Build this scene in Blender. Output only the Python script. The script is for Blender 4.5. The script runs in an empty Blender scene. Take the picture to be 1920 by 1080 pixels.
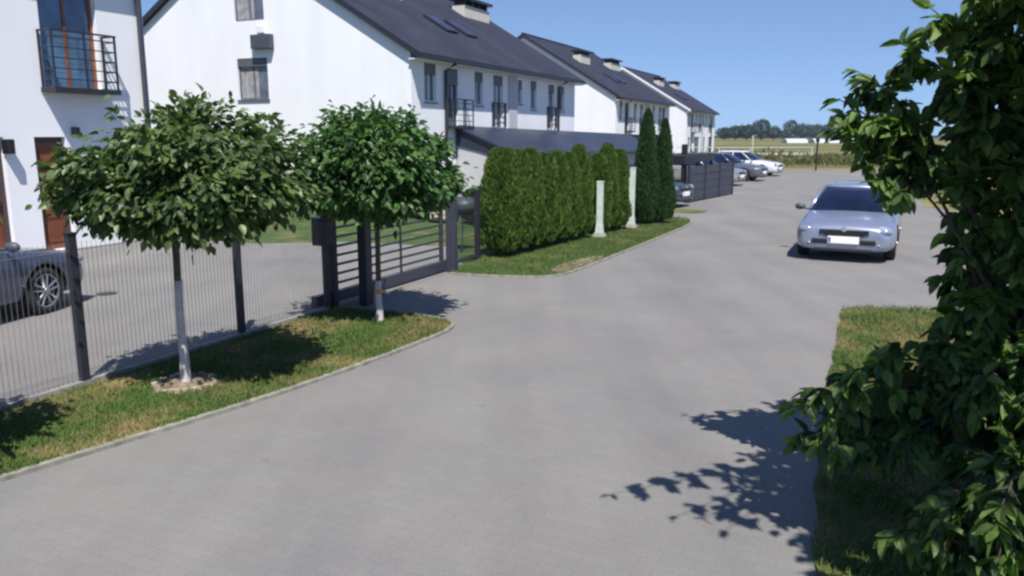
import bpy, bmesh, math, random
import numpy as np
from mathutils import Vector, Matrix
random.seed(7); RNG = np.random.default_rng(7)
SC = bpy.context.scene
COL = SC.collection

# ------------------------------------------------------------------ camera, sky, sun, exposure
cam_d = bpy.data.cameras.new('camera'); cam = bpy.data.objects.new('camera', cam_d); COL.objects.link(cam)
cam.location = (0, 0, 2.35)
cam.rotation_euler = (math.radians(90 - 10.8), 0, 0)
cam_d.sensor_width = 36; cam_d.lens = 28.125
cam_d.clip_start = 0.05; cam_d.clip_end = 6000
SC.camera = cam
SUN = Vector((0.11, -0.59, 1.0)).normalized()
elev = math.asin(SUN.z)
w = bpy.data.worlds.new('World'); SC.world = w; w.use_nodes = True
nt = w.node_tree; nt.nodes.clear()
sky = nt.nodes.new('ShaderNodeTexSky'); sky.sky_type = 'NISHITA'; sky.sun_disc = False
sky.sun_elevation = elev; sky.sun_rotation = math.atan2(SUN.x, SUN.y)
sky.air_density = 1.0; sky.dust_density = 0.0; sky.ozone_density = 4.0; sky.altitude = 150
bg = nt.nodes.new('ShaderNodeBackground'); bg.inputs[1].default_value = 0.090
wo = nt.nodes.new('ShaderNodeOutputWorld')
tc = nt.nodes.new('ShaderNodeTexCoord'); va = nt.nodes.new('ShaderNodeVectorMath'); va.operation = 'ADD'; va.inputs[1].default_value = (0, 0, 0.13)
vn = nt.nodes.new('ShaderNodeVectorMath'); vn.operation = 'NORMALIZE'
nt.links.new(tc.outputs['Generated'], va.inputs[0]); nt.links.new(va.outputs[0], vn.inputs[0]); nt.links.new(vn.outputs[0], sky.inputs[0])
tn = nt.nodes.new('ShaderNodeMix'); tn.data_type = 'RGBA'; tn.blend_type = 'MULTIPLY'; tn.inputs[0].default_value = 1; tn.inputs[7].default_value = (0.90, 0.91, 0.97, 1)
nt.links.new(sky.outputs[0], tn.inputs[6]); nt.links.new(tn.outputs[2], bg.inputs[0]); nt.links.new(bg.outputs[0], wo.inputs[0])
sl_d = bpy.data.lights.new('sun', 'SUN'); sl_d.energy = 4.25; sl_d.angle = math.radians(0.55); sl_d.color = (1.0, 0.955, 0.88)
sun = bpy.data.objects.new('sun', sl_d); COL.objects.link(sun)
sun.rotation_euler = SUN.to_track_quat('Z', 'Y').to_euler()
SC.view_settings.view_transform = 'Standard'; SC.view_settings.look = 'None'
SC.view_settings.gamma = 1; SC.view_settings.use_curve_mapping = False
SC.view_settings.exposure = 0.77
SC.render.engine = 'CYCLES'
SC.cycles.filter_width = 2.5

# ------------------------------------------------------------------ street frame: s along the street, l to its right
A25 = math.radians(25); SA, CA = math.sin(A25), math.cos(A25)
D = Vector((SA, CA, 0)); N = Vector((CA, -SA, 0)); UP = Vector((0, 0, 1))
def P(s, l, z=0.0): return Vector((s*SA + l*CA, s*CA - l*SA, z))

# ------------------------------------------------------------------ materials
def new_mat(name):
    m = bpy.data.materials.new(name); m.use_nodes = True
    return m, m.node_tree, m.node_tree.nodes['Principled BSDF']
def ramp(t, fac, stops):
    r = t.nodes.new('ShaderNodeValToRGB'); el = r.color_ramp.elements
    while len(el) < len(stops): el.new(0.5)
    for e, (p, c) in zip(el, stops): e.position = p; e.color = (*c, 1)
    t.links.new(fac, r.inputs[0]); return r.outputs[0]
def noise(t, scale, detail=4, vec=None, rough=0.55):
    n = t.nodes.new('ShaderNodeTexNoise'); n.inputs['Scale'].default_value = scale
    n.inputs['Detail'].default_value = detail; n.inputs['Roughness'].default_value = rough
    if vec: t.links.new(vec, n.inputs['Vector'])
    return n.outputs['Fac']
def coord(t, kind='Object', rot=0, scale=(1, 1, 1)):
    c = t.nodes.new('ShaderNodeTexCoord'); mp = t.nodes.new('ShaderNodeMapping')
    mp.inputs['Rotation'].default_value = (0, 0, rot); mp.inputs['Scale'].default_value = scale
    t.links.new(c.outputs[kind], mp.inputs[0]); return mp.outputs[0]
def mixc(t, a, b, fac, mode='MIX'):
    m = t.nodes.new('ShaderNodeMix'); m.data_type = 'RGBA'; m.blend_type = mode
    for s, v in ((m.inputs[6], a), (m.inputs[7], b), (m.inputs[0], fac)):
        if hasattr(v, 'links') or isinstance(v, bpy.types.NodeSocket): t.links.new(v, s)
        else: s.default_value = (*v, 1) if isinstance(v, tuple) else v
    return m.outputs[2]
def bump(t, b, h, strength=0.3, dist=0.01):
    n = t.nodes.new('ShaderNodeBump'); n.inputs['Strength'].default_value = strength
    n.inputs['Distance'].default_value = dist
    t.links.new(h, n.inputs['Height']); t.links.new(n.outputs[0], b.inputs['Normal'])
def simple(name, c, rough=0.6, metal=0.0, var=0.12, scale=6, bmp=0.0, coat=0.0, spec=None):
    m, t, b = new_mat(name)
    v = coord(t); n = noise(t, scale, 5, v)
    lo = tuple(x*(1-var) for x in c); hi = tuple(min(1, x*(1+var)) for x in c)
    t.links.new(ramp(t, n, [(0.3, lo), (0.7, hi)]), b.inputs['Base Color'])
    b.inputs['Roughness'].default_value = rough; b.inputs['Metallic'].default_value = metal
    if coat: b.inputs['Coat Weight'].default_value = coat; b.inputs['Coat Roughness'].default_value = 0.05
    if spec is not None: b.inputs['Specular IOR Level'].default_value = spec
    if bmp: bump(t, b, noise(t, scale*8, 4, v), bmp, 0.01)
    return m

M = {}
# concrete block paving
def paving(name, rot, bw=0.2, rh=0.1):
    m, t, b = new_mat(name)
    v = coord(t, rot=rot)
    br = t.nodes.new('ShaderNodeTexBrick'); t.links.new(v, br.inputs['Vector'])
    br.inputs['Scale'].default_value = 1; br.inputs['Brick Width'].default_value = bw; br.inputs['Row Height'].default_value = rh
    br.inputs['Mortar Size'].default_value = 0.004; br.inputs['Mortar Smooth'].default_value = 0.6
    br.inputs['Color1'].default_value = (0.171, 0.165, 0.161, 1); br.inputs['Color2'].default_value = (0.180, 0.174, 0.169, 1)
    br.inputs['Mortar'].default_value = (0.152, 0.147, 0.141, 1)
    vo = coord(t)
    big = noise(t, 0.55, 5, vo); tint = noise(t, 1.1, 3, coord(t, scale=(1.0, 1.4, 1)))
    c1 = mixc(t, br.outputs['Color'], ramp(t, big, [(0.3, (0.87, 0.87, 0.885)), (0.7, (1.08, 1.07, 1.05))]), 1.0, 'MULTIPLY')
    c2 = mixc(t, c1, ramp(t, tint, [(0.38, (0.985, 1.0, 1.0)), (0.62, (1.015, 0.992, 0.995))]), 1.0, 'MULTIPLY')
    # tyre tracks and stains running along the street
    tr = noise(t, 1.0, 4, coord(t, rot=A25, scale=(1.3, 0.12, 1)))
    c3 = mixc(t, c2, ramp(t, tr, [(0.35, (0.91, 0.91, 0.915)), (0.6, (1.04, 1.04, 1.03))]), 1.0, 'MULTIPLY')
    st = noise(t, 2.6, 6, vo, 0.7)
    c4 = mixc(t, c3, ramp(t, st, [(0.27, (0.72, 0.71, 0.69)), (0.36, (1, 1, 1))]), 1.0, 'MULTIPLY')
    fine = noise(t, 60, 3, vo)
    c5 = mixc(t, c4, ramp(t, fine, [(0.3, (0.88, 0.88, 0.88)), (0.7, (1.1, 1.1, 1.1))]), 1.0, 'MULTIPLY')
    t.links.new(c5, b.inputs['Base Color']); b.inputs['Roughness'].default_value = 0.85
    bump(t, b, br.outputs['Fac'], -0.12, 0.003)
    return m
M['paving'] = paving('paving_blocks', A25)
M['yard'] = paving('yard_blocks', A25 + math.pi/2)
def turf(name, green=(0.050, 0.095, 0.018), dry=(0.20, 0.155, 0.068), lo=0.43, hi=0.66, sc=1.4):
    m, t, b = new_mat(name)
    v = coord(t)
    n = noise(t, sc, 5, v, 0.6); n2 = noise(t, 35, 4, v)
    c = mixc(t, green, dry, ramp(t, n, [(lo, (0, 0, 0)), (hi, (1, 1, 1))]))
    c = mixc(t, c, ramp(t, n2, [(0.25, (0.6, 0.6, 0.6)), (0.75, (1.35, 1.35, 1.3))]), 1.0, 'MULTIPLY')
    t.links.new(c, b.inputs['Base Color']); b.inputs['Roughness'].default_value = 0.95
    b.inputs['Specular IOR Level'].default_value = 0.15
    bump(t, b, n2, 0.6, 0.03)
    return m
M['turf'] = turf('verge_turf')
M['lawn'] = turf('lawn_turf', green=(0.050, 0.088, 0.026), lo=0.5, hi=0.78)
def field():
    m, t, b = new_mat('field_grass')
    v1 = coord(t, scale=(0.004, 0.03, 1)); n = noise(t, 1.0, 6, v1, 0.65)
    v2 = coord(t, scale=(0.05, 0.2, 1)); n2 = noise(t, 1.0, 5, v2, 0.65)
    c = ramp(t, n, [(0.33, (0.065, 0.075, 0.030)), (0.45, (0.11, 0.12, 0.045)), (0.55, (0.17, 0.155, 0.080)), (0.68, (0.10, 0.13, 0.045))])
    c = mixc(t, c, ramp(t, n2, [(0.3, (0.6, 0.62, 0.6)), (0.7, (1.3, 1.25, 1.2))]), 1.0, 'MULTIPLY')
    t.links.new(c, b.inputs['Base Color']); b.inputs['Roughness'].default_value = 1.0
    b.inputs['Specular IOR Level'].default_value = 0.1
    return m
M['field'] = field()
M['kerb'] = simple('kerb_concrete', (0.22, 0.21, 0.175), 0.9, var=0.35, scale=9, bmp=0.3)
M['plinth'] = simple('plinth_concrete', (0.25, 0.24, 0.22), 0.9, var=0.25, scale=7, bmp=0.3)
def render_wall(name, c):
    m, t, b = new_mat(name)
    v = coord(t); n = noise(t, 0.6, 5, v); f = noise(t, 90, 3, v)
    st = noise(t, 1.0, 4, coord(t, scale=(1.5, 1.5, 0.12)))
    a = mixc(t, ramp(t, n, [(0.3, tuple(x*0.95 for x in c)), (0.7, c)]), ramp(t, st, [(0.3, (0.95, 0.95, 0.955)), (0.55, (1, 1, 1))]), 1.0, 'MULTIPLY')
    t.links.new(a, b.inputs['Base Color']); b.inputs['Roughness'].default_value = 0.9
    bump(t, b, f, 0.25, 0.004); return m
M['white'] = render_wall('white_render', (0.79, 0.79, 0.82))
M['offwhite'] = render_wall('offwhite_render', (0.72, 0.73, 0.76))
M['beige'] = render_wall('beige_render', (0.55, 0.52, 0.46))
M['greyrender'] = render_wall('grey_render', (0.47, 0.47, 0.50))
def rooftile():
    m, t, b = new_mat('roof_tiles')
    v = coord(t, rot=A25)
    br = t.nodes.new('ShaderNodeTexBrick'); t.links.new(v, br.inputs['Vector'])
    br.inputs['Brick Width'].default_value = 0.3; br.inputs['Row Height'].default_value = 0.30; br.inputs['Scale'].default_value = 1
    br.inputs['Color1'].default_value = (0.023, 0.025, 0.042, 1); br.inputs['Color2'].default_value = (0.028, 0.030, 0.049, 1)
    br.inputs['Mortar'].default_value = (0.017, 0.018, 0.031, 1); br.inputs['Mortar Size'].default_value = 0.015
    n = noise(t, 0.7, 5, v)
    c = mixc(t, br.outputs['Color'], ramp(t, n, [(0.3, (0.75, 0.78, 0.8)), (0.7, (1.3, 1.25, 1.3))]), 1.0, 'MULTIPLY')
    t.links.new(c, b.inputs['Base Color']); b.inputs['Roughness'].default_value = 0.75; b.inputs['Specular IOR Level'].default_value = 0.3
    bump(t, b, br.outputs['Fac'], -0.3, 0.015); return m
M['roof'] = rooftile()
def seamroof():
    m, t, b = new_mat('seamed_metal_roof')
    v = coord(t, rot=A25 + math.pi/2)
    wv = t.nodes.new('ShaderNodeTexWave'); wv.inputs['Scale'].default_value = 0.62; wv.inputs['Distortion'].default_value = 0
    t.links.new(v, wv.inputs['Vector'])
    n = noise(t, 0.8, 4, v)
    c = mixc(t, ramp(t, n, [(0.3, (0.017, 0.021, 0.040)), (0.7, (0.028, 0.034, 0.058))]), ramp(t, wv.outputs['Fac'], [(0.88, (1, 1, 1)), (0.97, (1.5, 1.5, 1.5))]), 1.0, 'MULTIPLY')
    t.links.new(c, b.inputs['Base Color']); b.inputs['Roughness'].default_value = 0.45
    bump(t, b, wv.outputs['Fac'], 0.3, 0.02); return m
M['seam'] = seamroof()
M['gutter'] = simple('dark_gutter_metal', (0.030, 0.032, 0.045), 0.45, 0.3)
M['antracite'] = simple('anthracite_paint', (0.022, 0.023, 0.032), 0.5, 0.0, var=0.2, scale=14)
M['wire'] = simple('grey_fence_wire', (0.17, 0.17, 0.185), 0.5)
M['purplegrey'] = simple('weathered_grey_paint', (0.040, 0.040, 0.060), 0.5)
M['frame_white'] = simple('white_window_frame', (0.62, 0.62, 0.64), 0.4)
M['frame_grey'] = simple('grey_window_frame', (0.10, 0.10, 0.12), 0.4)
M['frame_brown'] = simple('brown_wood_frame', (0.20, 0.075, 0.035), 0.45, var=0.3, scale=3)
M['door_brown'] = simple('brown_wood_door', (0.17, 0.050, 0.022), 0.5, var=0.3, scale=2)
M['reveal'] = simple('dark_reveal', (0.05, 0.035, 0.04), 0.6)
M['shutter'] = simple('grey_roller_shutter', (0.09, 0.095, 0.11), 0.5)
M['curtain'] = simple('grey_curtain', (0.30, 0.30, 0.31), 0.9, var=0.3, scale=5)
def glass(name, c, rough=0.06):
    m, t, b = new_mat(name)
    n = noise(t, 1.6, 2, coord(t))
    t.links.new(ramp(t, n, [(0.35, tuple(x*0.5 for x in c)), (0.65, tuple(x*1.3 for x in c))]), b.inputs['Base Color'])
    b.inputs['Roughness'].default_value = rough; b.inputs['Specular IOR Level'].default_value = 0.9
    return m
M['glass'] = glass('window_glass', (0.10, 0.11, 0.14))
M['glass_blue'] = glass('balcony_glass', (0.06, 0.12, 0.21))
M['glass_car'] = glass('car_glass', (0.006, 0.010, 0.035), 0.12)
M['solar'] = glass('roof_window_glass', (0.03, 0.03, 0.07), 0.3)
M['tyre'] = simple('tyre_rubber', (0.014, 0.014, 0.015), 0.8)
M['rim'] = simple('alloy_rim', (0.42, 0.42, 0.45), 0.35, 0.8)
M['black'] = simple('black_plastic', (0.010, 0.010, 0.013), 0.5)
M['lamp'] = glass('headlight_glass', (0.22, 0.24, 0.32), 0.12)
M['lampred'] = glass('tail_light_glass', (0.25, 0.01, 0.01), 0.15)
M['plate'] = simple('number_plate_white', (0.82, 0.82, 0.84), 0.5, var=0.03)
M['blue'] = simple('number_plate_blue', (0.02, 0.05, 0.30), 0.5)
M['chrome'] = simple('chrome_trim', (0.65, 0.66, 0.70), 0.15, 0.9)
def carpaint(name, c, rough=0.28, metal=0.55):
    return simple(name, c, rough, metal, var=0.04, scale=1.5, coat=0.8)
M['silver'] = carpaint('pale_blue_silver_paint', (0.31, 0.34, 0.45))
M['slate'] = carpaint('slate_grey_paint', (0.075, 0.085, 0.125), 0.35)
M['darkcar'] = carpaint('dark_blue_grey_paint', (0.05, 0.06, 0.085))
M['lightsilver'] = carpaint('light_silver_paint', (0.40, 0.40, 0.41))
M['greycar'] = carpaint('grey_paint', (0.15, 0.15, 0.17))
M['whitecar'] = carpaint('white_paint', (0.62, 0.62, 0.62), 0.3, 0.0)
M['bark'] = simple('grey_bark', (0.085, 0.070, 0.058), 0.9, var=0.4, scale=25, bmp=0.8)
M['limewash'] = simple('whitewashed_bark', (0.50, 0.45, 0.43), 0.9, var=0.22, scale=18, bmp=0.6)
M['limb'] = simple('brown_twig_bark', (0.05, 0.038, 0.03), 0.9, var=0.3, scale=30)
M['edging'] = simple('pale_log_wood', (0.34, 0.27, 0.20), 0.9, var=0.35, scale=14, bmp=0.4)
M['soil'] = simple('bare_soil', (0.20, 0.155, 0.11), 0.95, var=0.4, scale=8, bmp=0.8)
M['whitepost'] = simple('pale_painted_post', (0.52, 0.58, 0.52), 0.7, var=0.15)
M['orange'] = simple('orange_tie_strap', (0.55, 0.22, 0.07), 0.7)
M['cream'] = simple('cream_painted_board', (0.50, 0.46, 0.34), 0.7)
M['guard'] = simple('galvanised_rail', (0.42, 0.43, 0.40), 0.5)
M['darksign'] = simple('dark_unit_casing', (0.055, 0.065, 0.085), 0.5)
M['foil'] = simple('polytunnel_film', (0.45, 0.48, 0.48), 0.5)
def leafmat(name, dark, light, trans=0.35, noise_s=3.0, rough=0.42):
    m = bpy.data.materials.new(name); m.use_nodes = True; t = m.node_tree
    b = t.nodes['Principled BSDF']; out = t.nodes['Material Output']
    g = t.nodes.new('ShaderNodeNewGeometry')
    n = noise(t, noise_s, 3, coord(t))
    mx = t.nodes.new('ShaderNodeMath'); mx.operation = 'MULTIPLY_ADD'
    t.links.new(g.outputs['Random Per Island'], mx.inputs[0]); mx.inputs[1].default_value = 0.65
    m2 = t.nodes.new('ShaderNodeMath'); m2.operation = 'MULTIPLY_ADD'; t.links.new(n, m2.inputs[0]); m2.inputs[1].default_value = 1.2; m2.inputs[2].default_value = -0.42
    t.links.new(m2.outputs[0], mx.inputs[2])
    c = ramp(t, mx.outputs[0], [(0.15, dark), (0.85, light)])
    t.links.new(c, b.inputs['Base Color']); b.inputs['Roughness'].default_value = rough
    b.inputs['Specular IOR Level'].default_value = 0.4
    tr = t.nodes.new('ShaderNodeBsdfTranslucent')
    t.links.new(mixc(t, c, (1.5, 1.9, 0.7), 1.0, 'MULTIPLY'), tr.inputs[0])
    ms = t.nodes.new('ShaderNodeMixShader'); ms.inputs[0].default_value = trans
    t.links.new(b.outputs[0], ms.inputs[1]); t.links.new(tr.outputs[0], ms.inputs[2]); t.links.new(ms.outputs[0], out.inputs[0])
    return m
M['leaf_olive'] = leafmat('olive_green_leaves', (0.020, 0.042, 0.012), (0.130, 0.185, 0.062), 0.26)
M['leaf_green'] = leafmat('fresh_green_leaves', (0.015, 0.045, 0.011), (0.088, 0.172, 0.046), 0.25)
M['leaf_bush'] = leafmat('shrub_leaves', (0.014, 0.036, 0.010), (0.130, 0.215, 0.048), 0.34, rough=.55)
M['thuja'] = leafmat('thuja_foliage', (0.024, 0.058, 0.007), (0.098, 0.160, 0.022), 0.20, 5, 0.7)
M['thuja_dark'] = leafmat('dark_thuja_foliage', (0.010, 0.035, 0.008), (0.032, 0.085, 0.016), 0.20, 5, 0.7)
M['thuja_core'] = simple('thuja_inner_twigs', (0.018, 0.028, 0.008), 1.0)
M['far_leaf'] = leafmat('distant_tree_foliage', (0.022, 0.040, 0.028), (0.060, 0.090, 0.055), 0.1, 0.2, 0.9)
def blademat(name='grass_blades', lo=0.45, hi=0.66):
    m, t, b = new_mat(name)
    g = t.nodes.new('ShaderNodeNewGeometry')
    n = noise(t, 1.4, 5, coord(t), 0.6)
    gr = ramp(t, g.outputs['Random Per Island'], [(0.1, (0.040, 0.074, 0.016)), (0.9, (0.100, 0.138, 0.040))])
    dr = ramp(t, g.outputs['Random Per Island'], [(0.1, (0.13, 0.105, 0.045)), (0.9, (0.26, 0.21, 0.10))])
    c = mixc(t, gr, dr, ramp(t, n, [(lo, (0, 0, 0)), (hi, (0.85, 0.85, 0.85))]))
    t.links.new(c, b.inputs['Base Color']); b.inputs['Roughness'].default_value = 0.7
    b.inputs['Specular IOR Level'].default_value = 0.2
    return m
M['blade'] = blademat(); M['blade_green'] = blademat('green_grass_blades', .52, .85)

# ------------------------------------------------------------------ mesh building
class MB:
    def __init__(s): s.v = []; s.f = []; s.m = []
    def add(s, vs, fs, mi=0):
        o = len(s.v); s.v += [tuple(v) for v in vs]; s.f += [tuple(i + o for i in f) for f in fs]; s.m += [mi]*len(fs); return s
    def obox(s, o, u, v, w_, mi=0):     # corner and three edge vectors
        o, u, v, w_ = map(Vector, (o, u, v, w_))
        if u.cross(v).dot(w_) < 0: u, v = v, u
        p = [o, o+u, o+u+v, o+v]; p += [q + w_ for q in p]
        return s.add(p, [(3, 2, 1, 0), (4, 5, 6, 7), (0, 1, 5, 4), (1, 2, 6, 5), (2, 3, 7, 6), (3, 0, 4, 7)], mi)
    def sbox(s, s0, s1, l0, l1, z0, z1, mi=0):
        return s.obox(P(s0, l0, z0), D*(s1-s0), N*(l1-l0), UP*(z1-z0), mi)
    def box(s, x0, x1, y0, y1, z0, z1, mi=0):
        return s.obox((x0, y0, z0), (x1-x0, 0, 0), (0, y1-y0, 0), (0, 0, z1-z0), mi)
    def tube(s, pts, rs, n=8, mi=0, caps=True):
        pts = [Vector(p) for p in pts]
        if not isinstance(rs, (list, tuple)): rs = [rs]*len(pts)
        o = len(s.v); k = len(pts)
        for i, p in enumerate(pts):
            t = (pts[min(i+1, k-1)] - pts[max(i-1, 0)]).normalized()
            a = t.orthogonal() if abs(t.z) > 0.99 else t.cross(UP)
            a.normalize(); b = t.cross(a)
            for j in range(n):
                an = 2*math.pi*j/n; s.v.append(tuple(p + (a*math.cos(an) + b*math.sin(an))*rs[i]))
        for i in range(k-1):
            for j in range(n):
                s.f.append((o+i*n+j, o+i*n+(j+1) % n, o+(i+1)*n+(j+1) % n, o+(i+1)*n+j)); s.m.append(mi)
        if caps:
            s.f.append(tuple(o+j for j in range(n))[::-1]); s.m.append(mi)
            s.f.append(tuple(o+(k-1)*n+j for j in range(n))); s.m.append(mi)
        return s
    def lathe(s, axis_o, axis, prof, n=20, mi=0):   # prof: (distance along axis, radius)
        axis = Vector(axis).normalized(); a = axis.orthogonal().normalized(); b = axis.cross(a); o = len(s.v); axis_o = Vector(axis_o)
        for (h, r) in prof:
            for j in range(n):
                an = 2*math.pi*j/n; s.v.append(tuple(axis_o + axis*h + (a*math.cos(an)+b*math.sin(an))*r))
        for i in range(len(prof)-1):
            for j in range(n):
                s.f.append((o+i*n+j, o+i*n+(j+1) % n, o+(i+1)*n+(j+1) % n, o+(i+1)*n+j)); s.m.append(mi)
        return s
    def ellipsoid(s, c, r, nu=12, nv=8, mi=0, ax=None):
        ax = ax or (Vector((1, 0, 0)), Vector((0, 1, 0)), UP); o = len(s.v); c = Vector(c)
        for i in range(nv+1):
            th = math.pi*i/nv
            for j in range(nu):
                ph = 2*math.pi*j/nu
                s.v.append(tuple(c + ax[0]*r[0]*math.sin(th)*math.cos(ph) + ax[1]*r[1]*math.sin(th)*math.sin(ph) + ax[2]*r[2]*math.cos(th)))
        for i in range(nv):
            for j in range(nu):
                s.f.append((o+i*nu+j, o+(i+1)*nu+j, o+(i+1)*nu+(j+1) % nu, o+i*nu+(j+1) % nu)); s.m.append(mi)
        return s
    def build(s, name, mats, parent=None, smooth=False, world=True, bevel=0):
        me = bpy.data.meshes.new(name)
        v = s.v
        if parent is not None and world:
            q = parent_world(parent); v = [(a-q.x, b-q.y, c-q.z) for a, b, c in v]
        me.from_pydata(v, [], s.f)
        if not isinstance(mats, (list, tuple)): mats = [mats]
        for m in mats: me.materials.append(m)
        for p_, mi in zip(me.polygons, s.m): p_.material_index = mi; p_.use_smooth = smooth
        me.update()
        o = bpy.data.objects.new(name, me); COL.objects.link(o)
        if parent is not None: o.parent = parent
        if bevel:
            b = o.modifiers.new('bevel', 'BEVEL'); b.width = bevel; b.segments = 2; b.limit_method = 'ANGLE'
        return o
def parent_world(p):
    q = Vector((0, 0, 0))
    while p is not None: q = q + p.location; p = p.parent
    return q
def tag(o, label=None, cat=None, group=None, kind=None):
    if label: o['label'] = label
    if cat: o['category'] = cat
    if group: o['group'] = group
    if kind: o['kind'] = kind
    return o
def thing(name, label, cat, loc, group=None, rz=0):
    o = bpy.data.objects.new(name, None); COL.objects.link(o); o.location = loc; o.rotation_euler = (0, 0, rz)
    o.empty_display_size = 0.2
    return tag(o, label, cat, group)
def copy_tree(o, parent=None):
    c = o.copy(); COL.objects.link(c)
    if parent is not None: c.parent = parent
    for ch in [x for x in bpy.data.objects if x.parent == o and x is not c]: copy_tree(ch, c)
    return c
def np_mesh(name, verts, nper, faces_tpl, mats, parent=None, smooth=False):
    """verts (n, nper, 3); faces_tpl: list of tuples inside one item"""
    n = len(verts); V = verts.reshape(-1, 3)
    if parent is not None: V = V - np.array(parent_world(parent))
    loops = []; starts = []; c = 0
    fl = [len(f) for f in faces_tpl]; tpl = np.concatenate([np.array(f) for f in faces_tpl])
    allv = (np.arange(n)[:, None]*nper + tpl[None, :]).reshape(-1)
    lt = np.tile(fl, n); ls = np.concatenate([[0], np.cumsum(lt)[:-1]])
    me = bpy.data.meshes.new(name)
    me.vertices.add(len(V)); me.vertices.foreach_set('co', V.astype(np.float32).ravel())
    me.loops.add(len(allv)); me.loops.foreach_set('vertex_index', allv.astype(np.int32))
    me.polygons.add(len(lt)); me.polygons.foreach_set('loop_start', ls.astype(np.int32)); me.polygons.foreach_set('loop_total', lt.astype(np.int32))
    me.polygons.foreach_set('use_smooth', np.full(len(lt), smooth))
    me.materials.append(mats); me.update(calc_edges=True); me.validate()
    o = bpy.data.objects.new(name, me); COL.objects.link(o)
    if parent is not None: o.parent = parent
    return o
def leaves(pos, dirs, size, width=0.62, fold=0.12, droop=0.18, rng=RNG):
    """heart/ellipse shaped folded leaves: base at pos, growing along dirs"""
    n = len(pos); d = dirs/np.linalg.norm(dirs, axis=1, keepdims=True)
    r = rng.normal(size=(n, 3)); r[:, 2] *= 0.45
    up = np.tile(np.array([0, 0, 1.0]), (n, 1)) + r*0.55
    side = np.cross(d, up); side /= np.linalg.norm(side, axis=1, keepdims=True)+1e-9
    nrm = np.cross(side, d)
    L = size[:, None]; W = L*width*0.5
    tpl = [(0, 0, 0), (-0.85, 0.22, 1), (-0.95, 0.5, 1), (-0.55, 0.80, 0.6), (0, 1.0, 0), (0.55, 0.80, 0.6), (0.95, 0.5, 1), (0.85, 0.22, 1), (0, 0.5, 0)]
    out = np.zeros((n, 9, 3))
    for k, (a, b, c) in enumerate(tpl):
        out[:, k] = pos + side*(W*a) + d*(L*b) + nrm*(L*(fold*c - droop*b*b))
    out[:, :, 2] -= 0
    return out
LEAF_F = [(0, 1, 2, 8), (8, 2, 3, 4), (4, 5, 6, 8), (8, 6, 7, 0)]

# ================================================================== SETTING
def poly_sheet(name, pts, z, mat, thick=0.0, kind='structure'):
    mb = MB(); n = len(pts)
    top = [P(a, b, z) for a, b in pts]
    ar = sum(top[i].x*top[(i+1) % n].y - top[(i+1) % n].x*top[i].y for i in range(n))
    if ar < 0: top = top[::-1]
    mb.add(top, [tuple(range(n))])
    if thick:
        bot = [p - UP*thick for p in top]; o = len(mb.v); mb.v += [tuple(p) for p in bot]
        for i in range(n):
            j = (i+1) % n; mb.f.append((i, o+i, o+j, j)); mb.m.append(0)
    return tag(mb.build(name, mat), kind=kind)
mb = MB(); mb.add([(-4000, -1500, -0.03), (4000, -1500, -0.03), (4000, 5500, -0.03), (-4000, 5500, -0.03)], [(0, 1, 2, 3)])
tag(mb.build('ground', M['field']), kind='structure')
# one wide block-paved sheet: street, right-hand crossings and far parking bays
poly_sheet('road', [(-8, -6.78), (11.9, -6.78), (13.8, -6.78), (22, -6.3), (23.5, -7.5), (34.0, -11.0), (47, -11.0), (58, -6.5), (60, -3.5), (60, 0.5), (30, 1.2), (24, 6), (13, 7), (-8, 7)], 0.0, M['paving'])
poly_sheet('yard_paving', [(-8, -6.79), (12.6, -6.79), (14.9, -8.5), (14.6, -11), (13.5, -12.6), (13.4, -15.6), (-8, -15.6)], 0.0, M['yard'])
poly_sheet('lawn', [(12.6, -6.8), (22.0, -6.5), (24.0, -11.6), (24.0, -24), (13.4, -24), (13.5, -12.6), (14.6, -11), (14.9, -8.5)], -0.008, M['lawn'])
# kerbed verges
def smooth_poly(pts, closed=True, it=2):
    for _ in range(it):
        q = []; n = len(pts)
        for i in range(n if closed else n-1):
            a = pts[i]; b = pts[(i+1) % n]
            q += [(a[0]*.75+b[0]*.25, a[1]*.75+b[1]*.25), (a[0]*.25+b[0]*.75, a[1]*.25+b[1]*.75)]
        pts = q if closed else [pts[0]] + q + [pts[-1]]
    return pts
k1 = smooth_poly([(-6, -6.3), (-1, -6.15), (3.2, -5.42), (5.05, -5.0), (6.3, -4.83), (7.6, -4.72), (8.55, -4.72), (8.85, -5.2), (8.75, -6.72)], False)
v1 = k1 + [(-6, -6.72)]
k2 = smooth_poly([(11.85, -6.7), (11.95, -5.6), (12.3, -4.95), (13.2, -4.82), (17, -4.74), (21.0, -4.68), (22.6, -4.9), (22.9, -5.4)], False)
v2 = k2 + [(22.3, -6.35), (13.8, -7.1), (12.6, -6.9)]
k3 = smooth_poly([(-6, 0.3), (3.0, -0.05), (5.0, -0.26), (7.3, -0.36), (9.0, -0.38), (11.5, -0.44), (11.8, -0.40), (11.95, 0.2), (12.5, 1.6), (12.7, 3.0)], False)
k3 = [(a, b + 0.012*math.sin(i*1.7) + 0.012*math.sin(i*4.1)) for i, (a, b) in enumerate(smooth_poly(k3, False, 1))]
v3 = k3 + [(12.9, 6.5), (-6, 6.5)]
VERGES = [(k1, v1), (k2, v2), (k3, v3)]
for nm, (k, v) in zip(('verge_left', 'verge_by_hedge', 'verge_right'), VERGES):
    poly_sheet(nm, v, 0.030 if nm != 'verge_right' else 0.012, M['lawn'] if nm == 'verge_by_hedge' else M['turf'], 0.04)
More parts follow.
